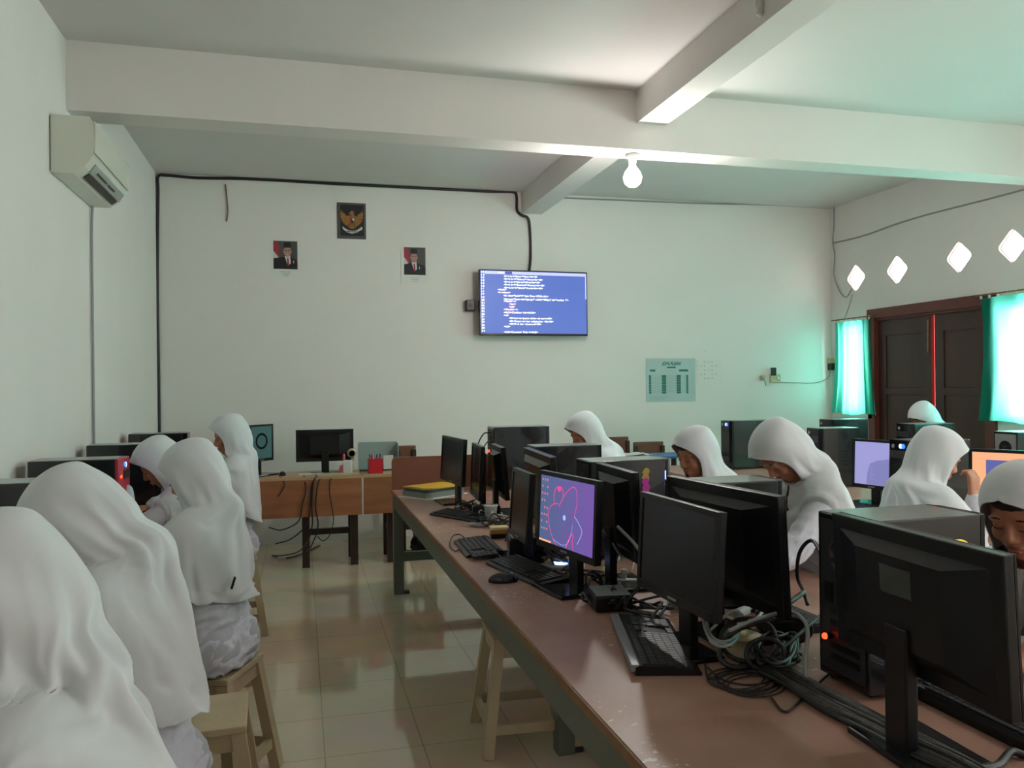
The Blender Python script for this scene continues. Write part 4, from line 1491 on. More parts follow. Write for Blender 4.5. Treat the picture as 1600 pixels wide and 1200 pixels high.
# mini computers / power boxes
def minibox(label, px0, px1, py, hh, top, name='mini_computer', depth=.13):
    A = P(px0, py, .75); B = P(px1, py, .75)
    w_ = (B - A).length
    t = thing(name, label, 'small box', ((A.x + B.x) / 2 + .01, (A.y + B.y) / 2 + depth / 2, .7503), math.atan2((B - A).y, (B - A).x) * .5)
    b = MB(); b.box(-w_ / 2, w_ / 2, -depth / 2, depth / 2, .004, hh, .008); b.build('box_body', 'black', t)
    b = MB(); b.box(-w_ / 2 + .006, w_ / 2 - .006, -depth / 2 + .006, depth / 2 - .006, hh, hh + .003, .001); lid = b.build('top_plate', top, t)
    b = MB()
    for k in range(7):
        x = -w_ / 2 + .018 + (w_ - .036) * k / 6
        b.box(x - .003, x + .003, -depth / 2 + .015, depth / 2 - .015, hh + .0032, hh + .0042)
    b.build('glint_slots', 'silver', lid)  # slots in silver, as glints painted on the lid
    b = MB()
    for sx in (-1, 1):
        for sy in (-1, 1):
            b.box(sx * (w_ / 2 - .015) - .006, sx * (w_ / 2 - .015) + .006, sy * (depth / 2 - .015) - .006, sy * (depth / 2 - .015) + .006, 0, .005)
    b.build('feet', 'darkgrey', t)
    return t


minibox('small black box with reflections painted silvery on its top, left of the switched off monitor', 930, 991, 958, .055, 'silver', depth=.14)  # silver plate paints in the bright reflections on the lid
minibox('small black box under the edge-on monitor, left of the purple screen', 796, 850, 866, .065, 'darkgrey')
p = P(765, 800, .75)
minibox('small black box behind the clear cup', 738, 782, 808, .06, 'darkgrey', depth=.09)
p0 = P(1235, 985, .75)
minibox('small black box inside the cable heap on the student side', 1205, 1262, 1003, .06, 'darkgrey', depth=.12)

# ---------------------------------------------------------------- desk clutter
a = P(625, 775, .75); c = P(732, 775, .75)
ctr = P(676, 777, .75)
def flat_stack():
    global ctr
    z = .7503
    specs = [('paper_sheet', 'white', .40, .29, .004, 6, 'white sheets lying under the grey book stack', 'paper', 'ROUND'),
             ('book', 'book_grey', .33, .25, .035, -4, 'thick grey book at the bottom of the stack by the end panel', 'book', ''),
             ('book', 'book_blue', .32, .23, .018, 3, 'thinner dark teal book in the middle of the stack', 'book', ''),
             ('folder', 'yellow', .33, .25, .012, -3, 'bright yellow folder on top of the book stack', 'folder', '')]
    for nm, mt, w_, d_, th, rot, lb, cat, _ in specs:
        t = thing(nm, lb, cat, (ctr.x + .02, ctr.y + .10, z), radians(rot + 33))
        if nm == 'book':
            b = MB(); b.box(-w_ / 2 + .004, w_ / 2 - .006, -d_ / 2 + .004, d_ / 2 - .004, .002, th - .002); b.build('pages', 'paper', t)
            b = MB(); b.box(-w_ / 2, w_ / 2, -d_ / 2, d_ / 2, 0, .002); b.box(-w_ / 2, w_ / 2, -d_ / 2, d_ / 2, th - .002, th)
            b.box(-w_ / 2, w_ / 2, -d_ / 2 - .001, -d_ / 2 + .003, 0, th); b.box(-w_ / 2 - .001, -w_ / 2 + .003, -d_ / 2, d_ / 2, 0, th)
            b.build('cover', mt, t)
        elif nm == 'folder':
            b = MB(); b.box(-w_ / 2, w_ / 2, -d_ / 2, d_ / 2, 0, .003, .001); b.build('back_cover', mt, t)
            b = MB(); b.box(-w_ / 2 + .01, w_ / 2 - .01, -d_ / 2 + .01, d_ / 2 - .005, .003, .008); b.build('papers', 'paper', t)
            b = MB(); n = 12
            vs = [[b.bm.verts.new((-w_ / 2 + w_ * i / n, -d_ / 2 + d_ * j / n, .0085 + .006 * sin(PI * j / n) * (0.5 + .5 * sin(i * .5)))) for i in range(n + 1)] for j in range(n + 1)]
            for j in range(n):
                for i in range(n):
                    b.bm.faces.new((vs[j][i], vs[j][i + 1], vs[j + 1][i + 1], vs[j + 1][i])).smooth = True
            o = b.build('front_cover', mt, t); md = o.modifiers.new('s', 'SOLIDIFY'); md.thickness = .002
        else:
            b = MB(); b.box(-w_ / 2, w_ / 2, -d_ / 2, d_ / 2, 0, th, .001); b.build('sheets', mt, t)
        z += th + .0006


flat_stack()

p = P(767, 816, .75)
t = thing('plastic_cup', 'clear plastic cup standing on the long table', 'cup', (p.x, p.y + .0, .7505))
b = MB(); b.lathe([(.002, .002), (.026, .002), (.036, .088), (.040, .092), (.037, .092), (.034, .086), (.0245, .005), (.002, .005)], 28, cap=False); b.build('cup_wall', 'cup', t)
b = MB(); b.lathe([(.037, .088), (.041, .090), (.041, .094), (.036, .094)], 28, cap=False); b.build('rim', 'cup', t)
p = P(752, 822, .75)
b = MB(); random.seed(4)
bmesh.ops.create_icosphere(b.bm, subdivisions=3, radius=1)
for v in b.bm.verts:
    v.co = Vector((v.co.x * .07, v.co.y * .05, (v.co.z + 1) * .010)) * (1 + .35 * noise.noise(v.co * 3))
o = b.build('plastic_wrap', 'wrap'); o.location = (p.x, p.y, .7505); tag(o, 'crumpled clear plastic wrap at the foot of the cup', 'wrapper')

p = P(783, 842, .75)
t = thing('sponge_box', 'small box with a yellow sponge top beside the keyboards', 'sponge', (p.x, p.y + .035, .7505), radians(-5))
b = MB(); b.box(-.045, .045, -.03, .03, 0, .022, .004); b.build('lower_tray', 'black', t)
b = MB(); b.box(-.044, .044, -.028, .028, .022, .040, .004); b.build('ochre_layer', 'brownlid', t)
b = MB(); b.box(-.046, .046, -.032, .032, .040, .056, .006); b.build('sponge_top', 'sponge', t)

# clear disc base with blue light under the purple screen
p = P(880, 884, .75)
t = thing('light_disc', 'round clear disc glowing blue under the purple screen', 'lamp', (p.x, p.y, .7505))
b = MB(); b.lathe([(.002, .0), (.075, .0), (.08, .004), (.075, .009), (.002, .010)], 32); b.build('disc', 'silver', t)
b = MB(); b.lathe([(.002, .0105), (.032, .0105), (.030, .014), (.002, .0145)], 24, Matrix.Translation((-.012, .0, 0))); b.build('glow_core', 'led_white', t)
b = MB(); b.lathe([(.002, .0105), (.014, .0105), (.012, .014), (.002, .0145)], 24, Matrix.Translation((.034, .005, 0))); b.build('glow_spot', 'led_blue', t)


def crumple(name, mt, px, py, sx, sy, sz, seed, label, cat, z=.7505):
    p = P(px, py, z)
    b = MB()
    bmesh.ops.create_icosphere(b.bm, subdivisions=3, radius=1)
    for v in b.bm.verts:
        k = 1 + .5 * noise.noise(v.co * 2.2 + Vector((seed, 0, 0)))
        v.co = Vector((v.co.x * sx * k, v.co.y * sy * k, max(0, (v.co.z + 1) * sz / 2 * k)))
    o = b.build(name, mt); o.location = (p.x, p.y, z)
    return tag(o, label, cat)


crumple('paper_ball', 'white', 905, 892, .022, .02, .035, 3, 'crumpled white scrap beside the glowing disc', 'paper')
crumple('paper_ball', 'white', 1127, 909, .02, .02, .03, 9, 'white scrap on the table between the two right monitors', 'paper')
crumple('paper_ball', 'silver', 1197, 975, .035, .03, .05, 6, 'silvery crumpled wrapper in the cable heap', 'wrapper')
crumple('wood_chunk', 'beige', 945, 902, .045, .022, .035, 12, 'yellowish lump wrapped by a cable behind the small box', 'scrap')
# beige extension blocks
p = P(975, 912, .75)
t = thing('power_strip', 'short white power strip behind the silvery topped box', 'power strip', (p.x, p.y, .7505), radians(-20))
b = MB(); b.box(-.06, .06, -.012, .012, 0, .018, .003); b.build('strip_body', 'white', t)
b = MB(); b.box(-.01, .01, -.008, .008, .018, .055, .003); b.build('upright_plug', 'white', t)
p = P(1160, 1022, .75)
t = thing('wall_adapter', 'yellowish plastic reel inside the black cable loop', 'reel', (p.x, p.y, .7505), .3)
b = MB(); b.lathe([(.002, 0), (.058, 0), (.058, .008), (.03, .012), (.03, .045), (.052, .048), (.052, .054), (.002, .054)], 28); b.build('reel_body', 'beige', t)
b = MB(); b.lathe([(.002, .0545), (.018, .0545), (.016, .06), (.002, .06)], 20); b.build('reel_hub', 'sponge', t)
for px, py, lb in ((1160, 998, 'ivory plug on the yellowish reel'), (1205, 1050, 'ivory plug lying beside the cable bundle')):
    p = P(px, py, .75)
    t = thing('plug', lb, 'plug', (p.x, p.y, .7505 if py > 1010 else .82), .5)
    b = MB(); b.box(-.03, .03, -.012, .012, 0, .02, .005); b.build('plug_body', 'white', t)
    b = MB(); b.bar((.03, -.005, .01), (.045, -.005, .01), .004); b.bar((.03, .005, .01), (.045, .005, .01), .004); b.build('pins', 'steel', t)

# red light at the rear of the nearest tower (usb receiver)
p = P(1303, 943, .88)
t = thing('usb_stick', 'glowing red stick plugged into the back of the nearest tower', 'usb stick', (A1.x - .03, A1.y - .06, .865))
b = MB(); b.box(-.012, .02, -.008, .008, -.006, .006, .002); b.build('stick_body', 'gloss', t)
b = MB(); b.ball((-.014, 0, 0), .008, .008, .008, n=10); b.build('glow_tip', 'led_red', t)
p = T1(.22, .90)
t = thing('usb_stick', 'glowing red stick at the back of the farthest tower', 'usb stick', (p.x - .225, p.y - .05, 1.03))
b = MB(); b.box(-.005, .012, -.006, .006, -.005, .005, .002); b.build('stick_body', 'gloss', t)
b = MB(); b.ball((-.012, 0, 0), .010, .010, .010, n=10); b.build('glow_tip', 'led_red', t)

# school desk items
DZ = .7605
p = WB(586, 738, DY0 + .12)
t = thing('pen_holder', 'bright red square pen holder full of pens on the school desk', 'pen holder', (p.x, DY0 + .10, DZ), .1)
hw = .055
b = MB(); b.box(-hw, hw, -.04, .04, 0, .004)
for s_ in (-1, 1):
    b.box(s_ * hw - .002, s_ * hw + .002, -.04, .04, 0, .125); b.box(-hw, hw, s_ * .04 - .002, s_ * .04 + .002, 0, .125)
b.build('holder_box', 'red2', t)
random.seed(11)
for k, mt in enumerate(('blue', 'white', 'darkgrey', 'black', 'blue', 'red2', 'silver')):
    x, y = random.uniform(-.04, .04), random.uniform(-.03, .03)
    q = thing('pen', 'pen standing among the others in the red holder', 'pen', (p.x + x, DY0 + .10 + y, DZ + .005), 0, 'pens in the red holder')
    b = MB(); lx, ly = random.uniform(-.02, .02), random.uniform(-.01, .01)
    b.caps((0, 0, .004), .004, (lx, ly, .13), .0045, n=8, seg=2); b.build('barrel', mt, q)
    b = MB(); b.caps((lx, ly, .13), .0052, (lx * 1.25, ly * 1.25, .155), .005, n=8, seg=2); b.build('cap', mt if k % 2 else 'darkgrey', q)
p = WB(612, 712, DY0 + .3)
t = thing('desk_organiser', 'pale teal acrylic stand behind the red pen holder', 'organiser', (WB(592, 738, DY0 + .3).x, DY0 + .33, DZ), 0)
hw = (WB(622, 700, DY0 + .3).x - WB(561, 700, DY0 + .3).x) / 2
hh = WB(590, 691, DY0 + .33).z - DZ
b = MB(); b.box(-hw, hw, .06, .066, 0, hh, .002); b.build('back_panel', 'glass_teal', t)
for s_ in (-1, 1):
    b = MB(); b.box(s_ * hw - .003, s_ * hw + .003, -.05, .062, 0, hh * (.96)); b.build('side_panel', 'glass_teal', t)
b = MB(); b.box(-hw, hw, -.05, .062, 0, .006); b.build('bottom_panel', 'darkgrey', t)
b = MB(); b.box(hw * .25, hw * .75, -.02, -.012, .05, .17, .002); o = b.build('white_card', 'white'); 
tag(o, 'small white card standing inside the teal stand', 'card'); o.location = (t.location.x, t.location.y, DZ - .04)
p = WB(543, 735, DY0 + .12)
t = thing('wall_adapter', 'white power adapter with pink cap standing on the school desk', 'adapter', (p.x, DY0 + .10, DZ), -.2)
b = MB(); b.box(-.038, .038, -.03, .03, 0, .12, .014); b.build('adapter_body', 'white', t)
b = MB(); b.caps((-.03, 0, .12), .012, (-.03, 0, .165), .009, n=12); b.build('pink_cap', 'pink', t)
b = MB(); b.caps((-.05, .0, .02), .025, (-.05, 0, .06), .02, n=12); b.build('pink_base', 'pink', t)
p = WB(550, 712, DY0 + .25)
t = thing('desk_fan', 'small beige round fan behind the white adapter', 'fan', (p.x, DY0 + .26, DZ))
b = MB(); b.lathe([(.04, 0), (.04, .012), (.012, .02), (.010, .12)], 20); b.build('fan_base', 'beige', t)
b = MB(); b.lathe([(.002, -.02), (.036, -.02), (.042, 0), (.036, .02), (.002, .022)], 24, Matrix.Translation((0, 0, .165)) @ Matrix.Rotation(PI / 2, 4, 'X')); b.build('fan_head', 'beige', t)
b = MB(); b.lathe([(.002, .0235), (.026, .0235)], 20, Matrix.Translation((0, 0, .165)) @ Matrix.Rotation(PI / 2, 4, 'X')); b.build('fan_grille', 'darkgrey', t)
p = WB(527, 738, DY0 + .08)
b = MB(); b.box(-.17, .17, -.06, .06, 0, .016, .004)
o = b.build('router', 'beige'); o.location = (p.x, DY0 + .075, DZ); tag(o, 'flat ivory slab lying at the front of the school desk', 'router')
p = WB(505, 735, DY0 + .2)
b = MB(); b.box(-.10, .10, -.03, .03, 0, .012, .003)
o = b.build('paper_sheet', 'white'); o.location = (p.x - .1, DY0 + .17, DZ); tag(o, 'white paper strip under the monitor on the school desk', 'paper')

# bag and power strip on the floor
p = P(670, 866, .0)
b = MB(); bmesh.ops.create_icosphere(b.bm, subdivisions=4, radius=1)
for v in b.bm.verts:
    k = 1 + .25 * noise.noise(v.co * 2.1)
    v.co = Vector((v.co.x * .17 * k, v.co.y * .13 * k, max(0, v.co.z + .7) * .12 * k))
t = thing('bag', 'black cloth bag lying on the floor under the long table', 'bag', (p.x + .02, p.y, 0))
b.build('bag_body', 'bag', t)
b = MB(); b.tube([(-.12, -.05, .10), (-.16, -.1, .06), (-.22, -.12, .01), (-.30, -.08, .008)], .006); b.build('strap', 'bag', t)
p = P(440, 874, 0)
t = thing('floor_power_strip', 'white power strip on the floor below the school desk', 'power strip', (p.x, p.y, 0), .1)
b = MB(); b.box(-.035, .035, -.03, .03, 0, .03, .006); b.build('strip_body', 'white', t)
b = MB(); b.lathe([(.018, .03), (.018, .033)], 14); b.build('socket_face', 'cable_grey', t)

# ---------------------------------------------------------------- cables
def tp(px, py, z=.757):
    return P(px, py, z)


# in front of the school desk
y_ = DY0 - .012
gd = lambda px, py, d=0.0: WB(px, py, y_ - d)
hang = [[(500, 741), (490, 752), (487, 790), (488, 820), (481, 845), (466, 862, .1), (440, 868, .2), (425, 868, .25)],
        [(505, 742), (497, 756), (493, 790), (497, 822), (488, 850), (478, 864, .1)],
        [(495, 741), (487, 760), (484, 800), (478, 822), (455, 842), (430, 850)],
        [(475, 743), (478, 765), (472, 790), (466, 815), (440, 828), (420, 824)],
        [(522, 741), (516, 752), (515, 770), (519, 795), (521, 815), (514, 838), (504, 845), (496, 838)],
        [(437, 744), (445, 757), (440, 768), (434, 776)]]
for k, pts in enumerate(hang):
    pp = [gd(*q) for q in pts]
    for q in pp: q.z = max(q.z, .012)
    pp[0].y = DY0 + .03; pp[0].z = DZ + .008
    cable(pp, .0055 if k < 4 else .004, 'cable', ['cable hanging down the left school desk to the floor power strip',
          'cable hanging straight down the school desk to the floor', 'cable hanging off the school desk and swinging left low down',
          'thin cable sagging left below the school desk', 'cable hanging in a long loop at the middle of the school desk',
          'short thin cable over the left part of the desk front'][k])
q = [P(425, 868, .008), P(445, 872, .008), P(470, 866, .008), P(500, 852, .008)]
cable(q, .006, 'cable', 'cable lying on the floor beside the white floor power strip')
cable([P(620, 857, .006), P(640, 860, .006), P(655, 858, .01)], .004, 'cable', 'thin black cable on the floor running to the black bag')

# loop of the far keyboard and tower leads
cable([tp(724, 850), tp(712, 861), tp(703, 851), tp(707, 838), tp(718, 835), tp(728, 842)], .0028, 'cable', 'thin keyboard lead making a round loop at the aisle edge')
tt = T1(.22, .90)
cable([(tt.x - .21, tt.y - .02, 1.16), (tt.x - .27, tt.y - .03, 1.15), (tt.x - .32, tt.y - .04, 1.05), (tt.x - .33, tt.y - .06, .9), (tt.x - .3, tt.y - .08, .757)], .005, 'cable',
      'black lead curving out of the rear top of the farthest tower')
cable([(tt.x - .21, tt.y - .03, 1.10), (tt.x - .25, tt.y - .05, 1.09), (tt.x - .30, tt.y - .08, 1.0), (tt.x - .31, tt.y - .12, .757)], .004, 'cable',
      'thin lead below the top lead of the farthest tower')

# tangle along the table centre
random.seed(21)
def tangle(n, x0, y0, x1, y1, r, mt, label, group, zmax=.07):
    for k in range(n):
        u = random.random()
        cx, cy = x0 + (x1 - x0) * u, y0 + (y1 - y0) * u
        pts = []
        R_ = random.uniform(.03, .07)
        ph = random.random() * 6.28
        drift = Vector((random.uniform(-.08, .08), random.uniform(-.12, .12), 0))
        m_ = random.randint(6, 11)
        for i in range(m_):
            a = ph + i * random.uniform(.9, 1.4)
            v = Vector((cx + R_ * cos(a), cy + R_ * sin(a) * 1.3, .757)) + drift * (i / m_)
            v.z = .757 + abs(sin(a * .5 + k)) * zmax * random.random()
            pts.append(v)
        cable(pts, r, mt, label, group=group)


tangle(9, .98, 4.9, 1.02, 3.9, .004, 'cable', 'thin black cable tangled among the far monitor stands', 'black cables between the far monitors')
tangle(8, 1.0, 3.7, 1.05, 2.95, .004, 'cable', 'thin black cable tangled behind the purple screen monitor', 'black cables behind the purple screen')
tangle(6, .99, 2.62, 1.04, 2.35, .0045, 'cable', 'black cable coiled between the purple screen and the switched off monitor', 'black cables by the small black box')
tangle(4, 1.01, 4.6, 1.03, 3.2, .004, 'cable_white', 'pale cable tangled among the far monitor stands', 'pale cables between the far monitors')
cable([tp(922, 925), tp(915, 905, .80), tp(923, 893, .82), tp(937, 900, .80), tp(939, 914), tp(927, 918), tp(905, 922)], .0045, 'cable', 'black cable looped around the yellowish lump')
cable([tp(858, 862, .78), tp(852, 848, .80), tp(858, 838, .83), tp(870, 838, .83), tp(876, 852, .80), tp(868, 868, .77), tp(856, 862, .76)], .0035, 'cable', 'black cable coil under the left corner of the purple screen')
cable([tp(965, 878, .80), tp(975, 850, .86), tp(990, 870, .84), tp(985, 893, .80), tp(968, 900, .77)], .004, 'cable_white', 'white cable dangling behind the switched off monitor')
cable([tp(942, 828, .95), tp(955, 845, .92), tp(968, 866, .88), tp(980, 872, .86)], .0045, 'cable_grey', 'grey cable hanging from the monitor back beside the printed tower')
cable([tp(893, 905), tp(912, 899), tp(922, 912), tp(905, 925), tp(880, 918), tp(878, 905)], .002, 'cable', 'very thin wire looping near the keyboard below the purple screen')
cable([(1.07, 2.62, 1.0), (1.09, 2.5, .95), (1.10, 2.42, .88), (1.08, 2.36, .86), (1.10, 2.3, .84)], .006, 'cable_grey', 'grey lead plugged into the back of the monitor beside the printed tower')

# the heap between the two right monitors
h_ = lambda px, py, z: P(px, py, z)
cable([h_(1292, 885, 1.0), h_(1270, 845, 1.02), h_(1250, 862, .98), h_(1246, 900, .90), h_(1256, 925, .82), h_(1262, 945, .79)], .006, 'cable', 'thick black lead arching from the rear of the nearest tower')
cable([h_(1256, 925, .88), h_(1200, 965, .86), h_(1150, 985, .85), h_(1128, 1010, .80), h_(1126, 1030, .77), h_(1150, 1043, .76), h_(1190, 1035, .77), h_(1215, 1020, .80), h_(1225, 1005, .80)], .0075, 'cable',
      'thick black cable making the big loop around the yellowish reel')
cable([h_(1180, 1045, .76), h_(1210, 1025, .79), h_(1250, 990, .82), h_(1290, 955, .84)], .005, 'cable', 'black cable crossing over the heap towards the red glowing stick')
cable([h_(1262, 1080, .757), h_(1258, 1035, .79), h_(1262, 990, .84), h_(1255, 968, .87), h_(1230, 956, .88), h_(1180, 968, .88), h_(1140, 985, .87)], .0055, 'cable_grey', 'grey cable arching over the heap and down to the bundle')
random.seed(8)
for k in range(5):
    pts = []
    for i in range(9):
        a = i * .85 + k * .7
        pts.append(h_(1128 + 26 * cos(a) + 4 * random.random(), 975 + 26 * sin(a) + 4 * random.random() + k * 2, .80 + .03 * sin(a)))
    cable(pts, .0035, 'cable_grey', 'thin grey wire coiled left of the heap beside the switched off monitor', group='grey wire coils in the heap')
cable([h_(1110, 985, .80), h_(1145, 955, .84), h_(1175, 970, .83), h_(1195, 952, .84)], .0045, 'cable_white', 'pale cable end sticking out of the grey coils')
cable([h_(1098, 965, .80), h_(1102, 985, .78), h_(1112, 1003, .76), h_(1120, 1002, .757)], .004, 'cable_grey', 'grey lead hanging below the switched off monitor')
for k in range(8):
    pts = []
    m_ = 10
    for i in range(m_):
        a = i * .9 + k * 1.3
        pts.append(h_(1215 + 30 * cos(a) + random.uniform(-12, 12), 1012 + 22 * sin(a) + random.uniform(-8, 8), .76 + .05 * random.random()))
    cable(pts, .0045, 'cable', 'black cable tangled in the heap around the yellowish reel', group='black cables in the heap')
for k in range(5):
    pts = []
    for i in range(9):
        a = i * .8 + k * 1.1
        pts.append(h_(1150 + 45 * cos(a) + k * 8, 1060 + 17 * sin(a) + k * 3, .754))
    cable(pts, .0022, 'cable', 'very thin dark wire lying in rings on the table in front of the heap', group='thin wires in front of the heap')
cable([h_(1205, 1090, .754), h_(1228, 1112, .754), h_(1260, 1085, .754), h_(1300, 1050, .757), h_(1335, 1030, .757)], .003, 'cable', 'thin wire running from the heap under the nearest monitor')
for k, (cx_, cy_, rx_, ry_, lb) in enumerate(((1170, 1000, 44, 34, 'thick black cable loop standing around the yellowish reel'),
                                             (1196, 1022, 30, 24, 'second black loop leaning against the big loop in the heap'),
                                             (1232, 985, 36, 20, 'black cable arc at the right side of the heap'))):
    cable([h_(cx_ + rx_ * cos(a), cy_ + ry_ * sin(a), .80 - .035 * sin(a)) for a in [2 * PI * q / 9 + k for q in range(10)]], .0065, 'cable', lb)
for k, pp in enumerate(([(1105, 1042), (1130, 1062), (1170, 1070), (1210, 1062), (1236, 1040)], [(1110, 1058), (1150, 1078), (1200, 1076), (1240, 1056)],
                        [(1100, 1030), (1108, 1060), (1140, 1050), (1160, 1036)])):
    cable([h_(x, y, .7535) for x, y in pp], .0025, 'cable', 'thin dark wire curving on the bare table in front of the heap', group='thin wires curving before the heap')
# braided bundle
pts = [h_(1195, 1035, .768), h_(1240, 1058, .770), h_(1300, 1092, .770), h_(1360, 1122, .770), h_(1430, 1160, .770), h_(1500, 1192, .770), h_(1580, 1240, .770)]
t = thing('cable_bundle', 'thick dark bundle of cables running along the table middle', 'cable bundle', (0, 0, 0))
for k in range(9):
    random.seed(40 + k)
    oy = (k - 4) * .012
    q = [Vector((p.x + oy * .8, p.y + oy * .5, .758 + .018 * (1 - abs(k - 4) / 5) + random.uniform(-.003, .004))) for p in pts]
    b = MB(); b.tube(q, .0075, n=6, sub=6); b.build('strand', 'bundle' if k % 3 else 'cable', t)
cable([h_(1410, 1165, .757), h_(1440, 1175, .757), h_(1458, 1190, .757), h_(1462, 1215, .757)], .003, 'cable_grey', 'thin pale wire curving beside the nearest end of the bundle')
cable([h_(1600, 1180, .757), h_(1580, 1175, .765), h_(1560, 1195, .762), h_(1530, 1200, .765), h_(1500, 1190, .775)], .008, 'cable', 'thick black cable at the lower right corner of the table')
p = P(860, 0, .75) if False else None

# ---------------------------------------------------------------- people
def lerp(a, b, t):
    return a + (b - a) * t


def cr(vals, t):
    "catmull rom through a list of tuples, t in 0..len-1"
    i = min(int(t), len(vals) - 2)
    f = t - i
    p0, p1, p2, p3 = vals[max(i - 1, 0)], vals[i], vals[i + 1], vals[min(i + 2, len(vals) - 1)]
    return [0.5 * (2 * b + (c - a) * f + (2 * a - 5 * b + 4 * c - d) * f * f + (3 * b - a - 3 * c + d) * f ** 3)
            for a, b, c, d in zip(p0, p1, p2, p3)]


def fold_noise(th, t, seed):
    # long hanging folds: ridged pleats whose phase wanders down the cloth
    s = 0
    for k, (n, a) in enumerate(((3, .5), (5, .55), (8, .32), (13, .14))):
        ph = seed * 1.7 * (k + 1)
        wv = sin(n * th + ph + 1.6 * sin(2.1 * t + seed + k) + t * (1.1 - .5 * k))
        s += a * (1 - 2 * abs(wv) ** .8) if k in (1, 2) else a * wv
    return s


def hijab(t, H, p, S, hip, seed, hem=.34, tail=.10, foldA=.020, brim=.0, nu=120, nv=96, wide=1.0, roll=0.0, yaw=0.0, back=0.0, prox=None):
    """H head centre, p head pitch, S shoulder centre (x, z), hip (x, z) of the torso axis, all in the person's frame"""
    u = (sin(p), cos(p)); f = (cos(p), -sin(p))
    hp = lambda s, o=0.0: (H[0] + u[0] * s + f[0] * o, H[1] + u[1] * s + f[1] * o)
    tx, tz = hip[0] - S[0], hip[1] - S[1]
    tl = math.hypot(tx, tz); tx, tz = tx / tl, tz / tl
    sp = lambda d, o=0.0: (S[0] + tx * d + o, S[1] + tz * d)
    lean = math.atan2(-tx, -tz)
    # cx, cz, tilt, front, back, side, opening, fold
    K = []
    def k(c, tilt, fr, bk, sd, th, fo):
        K.append((c[0], c[1], tilt, fr, bk, sd, th, fo))
    k(hp(.138, -.01), p, .0005, .0005, .0005, 0, 0)
    k(hp(.134, -.01), p, .040, .040, .034, 0, .0)
    k(hp(.112, -.008), p, .085, .082, .068, 0, .05)
    k(hp(.080), p, .104 + brim, .106, .085, .12, .08)
    k(hp(.045), p, .110 + brim, .118, .092, .62, .12)
    k(hp(.00), p, .103, .124, .094, .92, .16)
    k(hp(-.05), p, .096, .124, .092, .90, .22)
    k(hp(-.095), p, .076, .120 + back * .4, .092, .58, .32)
    nk = hp(-.135, -.01)
    k(nk, p * .8, .068, .135 + back * .8, .108, .06, .45)
    k((lerp(nk[0], S[0], .6), lerp(nk[1], S[1] + .03, .6)), lerp(p, lean, .6) * .6, .105, .150 + back, .150 * wide, .0, .6)
    k(sp(.0), lean * .6, .135, .150 + back, .205 * wide, .0, .75)
    k(sp(.08), lean * .5, .165, .165 + back, .232 * wide, .0, .85)
    k(sp(.18), lean * .3, .185, .175 + back * .8, .250 * wide, .0, .95)
    k(sp(.18 + (hem - .18) * .55), lean * .15, .195, .180 + back * .6, .255 * wide, .0, 1.0)
    k(sp(hem), 0, .20, .185 + back * .4, .255 * wide, .0, 1.0)
    ss = [.14, .134, .112, .080, .045, 0, -.05, -.095, -.135, -.2, -.3, -.3, -.3, -.3, -.3]
    K = [tuple(list(q[:6]) + [ss[i_]] + [q[7]]) for i_, q in enumerate(K)]
    n = len(K) - 1
    bm = bmesh.new()
    rows = []
    for j in range(nv + 1):
        v = j / nv
        tt = (v ** .92) * n
        cx, cz, tilt, fr, bk, sd, th0, fo = cr(K, min(tt, n - 1e-6))
        th0 = 1.08 * max(0.0, 1 - ((th0 + .033) / .114) ** 2) ** .5 if tt < 9 else 0.0
        low = max(0, (tt - 9.5) / (n - 9.5))
        row = []
        for i in range(nu + 1):
            a = th0 + (2 * PI - 2 * th0) * i / nu
            ca, sa = cos(a), sin(a)
            r = foldA * fo * fold_noise(a, v * 3.2, seed) * (.35 + .65 * min(1, max(0, (tt - 4) / 4)))
            # gathers that run from under the chin round to the back
            r += .45 * foldA * min(1, fo * 1.6) * sin(7 * (a - PI) * .8 - tt * 1.25 + seed) * (0.3 + .7 * abs(sa))
            rx = (fr if ca > 0 else bk) + r
            ry = sd + r
            x = rx * ca
            y = ry * sa
            # tilt the row plane
            X = cx + cos(tilt) * x
            Z = cz - sin(tilt) * x
            bw = (.5 - .5 * ca)
            Z -= tail * low ** 1.5 * bw ** 2.2
            Z += .03 * low * sin(3 * a + seed) * (1 - bw)
            # peaked brim over the forehead
            if 2.6 < tt < 4.6:
                e = math.exp(-((a if a < PI else a - 2 * PI) / .5) ** 2) * math.exp(-((tt - 3.5) / .7) ** 2)
                X += .020 * e
            row.append(Vector((X, y, Z)))
        rows.append(row)
    if roll or yaw:
        Hc = Vector((H[0], 0, H[1] - .10))
        for j, row in enumerate(rows):
            tt = ((j / nv) ** .92) * n
            wgt = max(0, min(1, 1 - (tt - 6) / 4.5))
            Rm = Matrix.Rotation(yaw * wgt, 3, 'Z') @ Matrix.Rotation(roll * wgt, 3, 'X')
            for i in range(len(row)):
                row[i] = Hc + Rm @ (row[i] - Hc)
    V = [[bm.verts.new(c) for c in row] for row in rows]
    for j in range(nv):
        for i in range(nu):
            bm.faces.new((V[j][i], V[j][i + 1], V[j + 1][i + 1], V[j + 1][i])).smooth = True
    mb = MB(); mb.bm.free(); mb.bm = bm
    o = mb.build('headscarf', 'hijab', t)
    vg = o.vertex_groups.new(name='pin')
    for j in range(nv + 1):
        tt = ((j / nv) ** .92) * n
        pw = 1.0 if tt < 6.5 else max(0.0, 1 - (tt - 6.5) / 3.0)
        if pw > 0:
            vg.add(list(range(j * (nu + 1), (j + 1) * (nu + 1))), pw, 'REPLACE')
        for q in range(3):
            if tt < 8.4:
                vg.add([j * (nu + 1) + q, j * (nu + 1) + nu - q], 1.0, 'REPLACE')
    drape(o, prox)
    md = o.modifiers.new('cloth', 'SOLIDIFY'); md.thickness = .0022; md.offset = 1
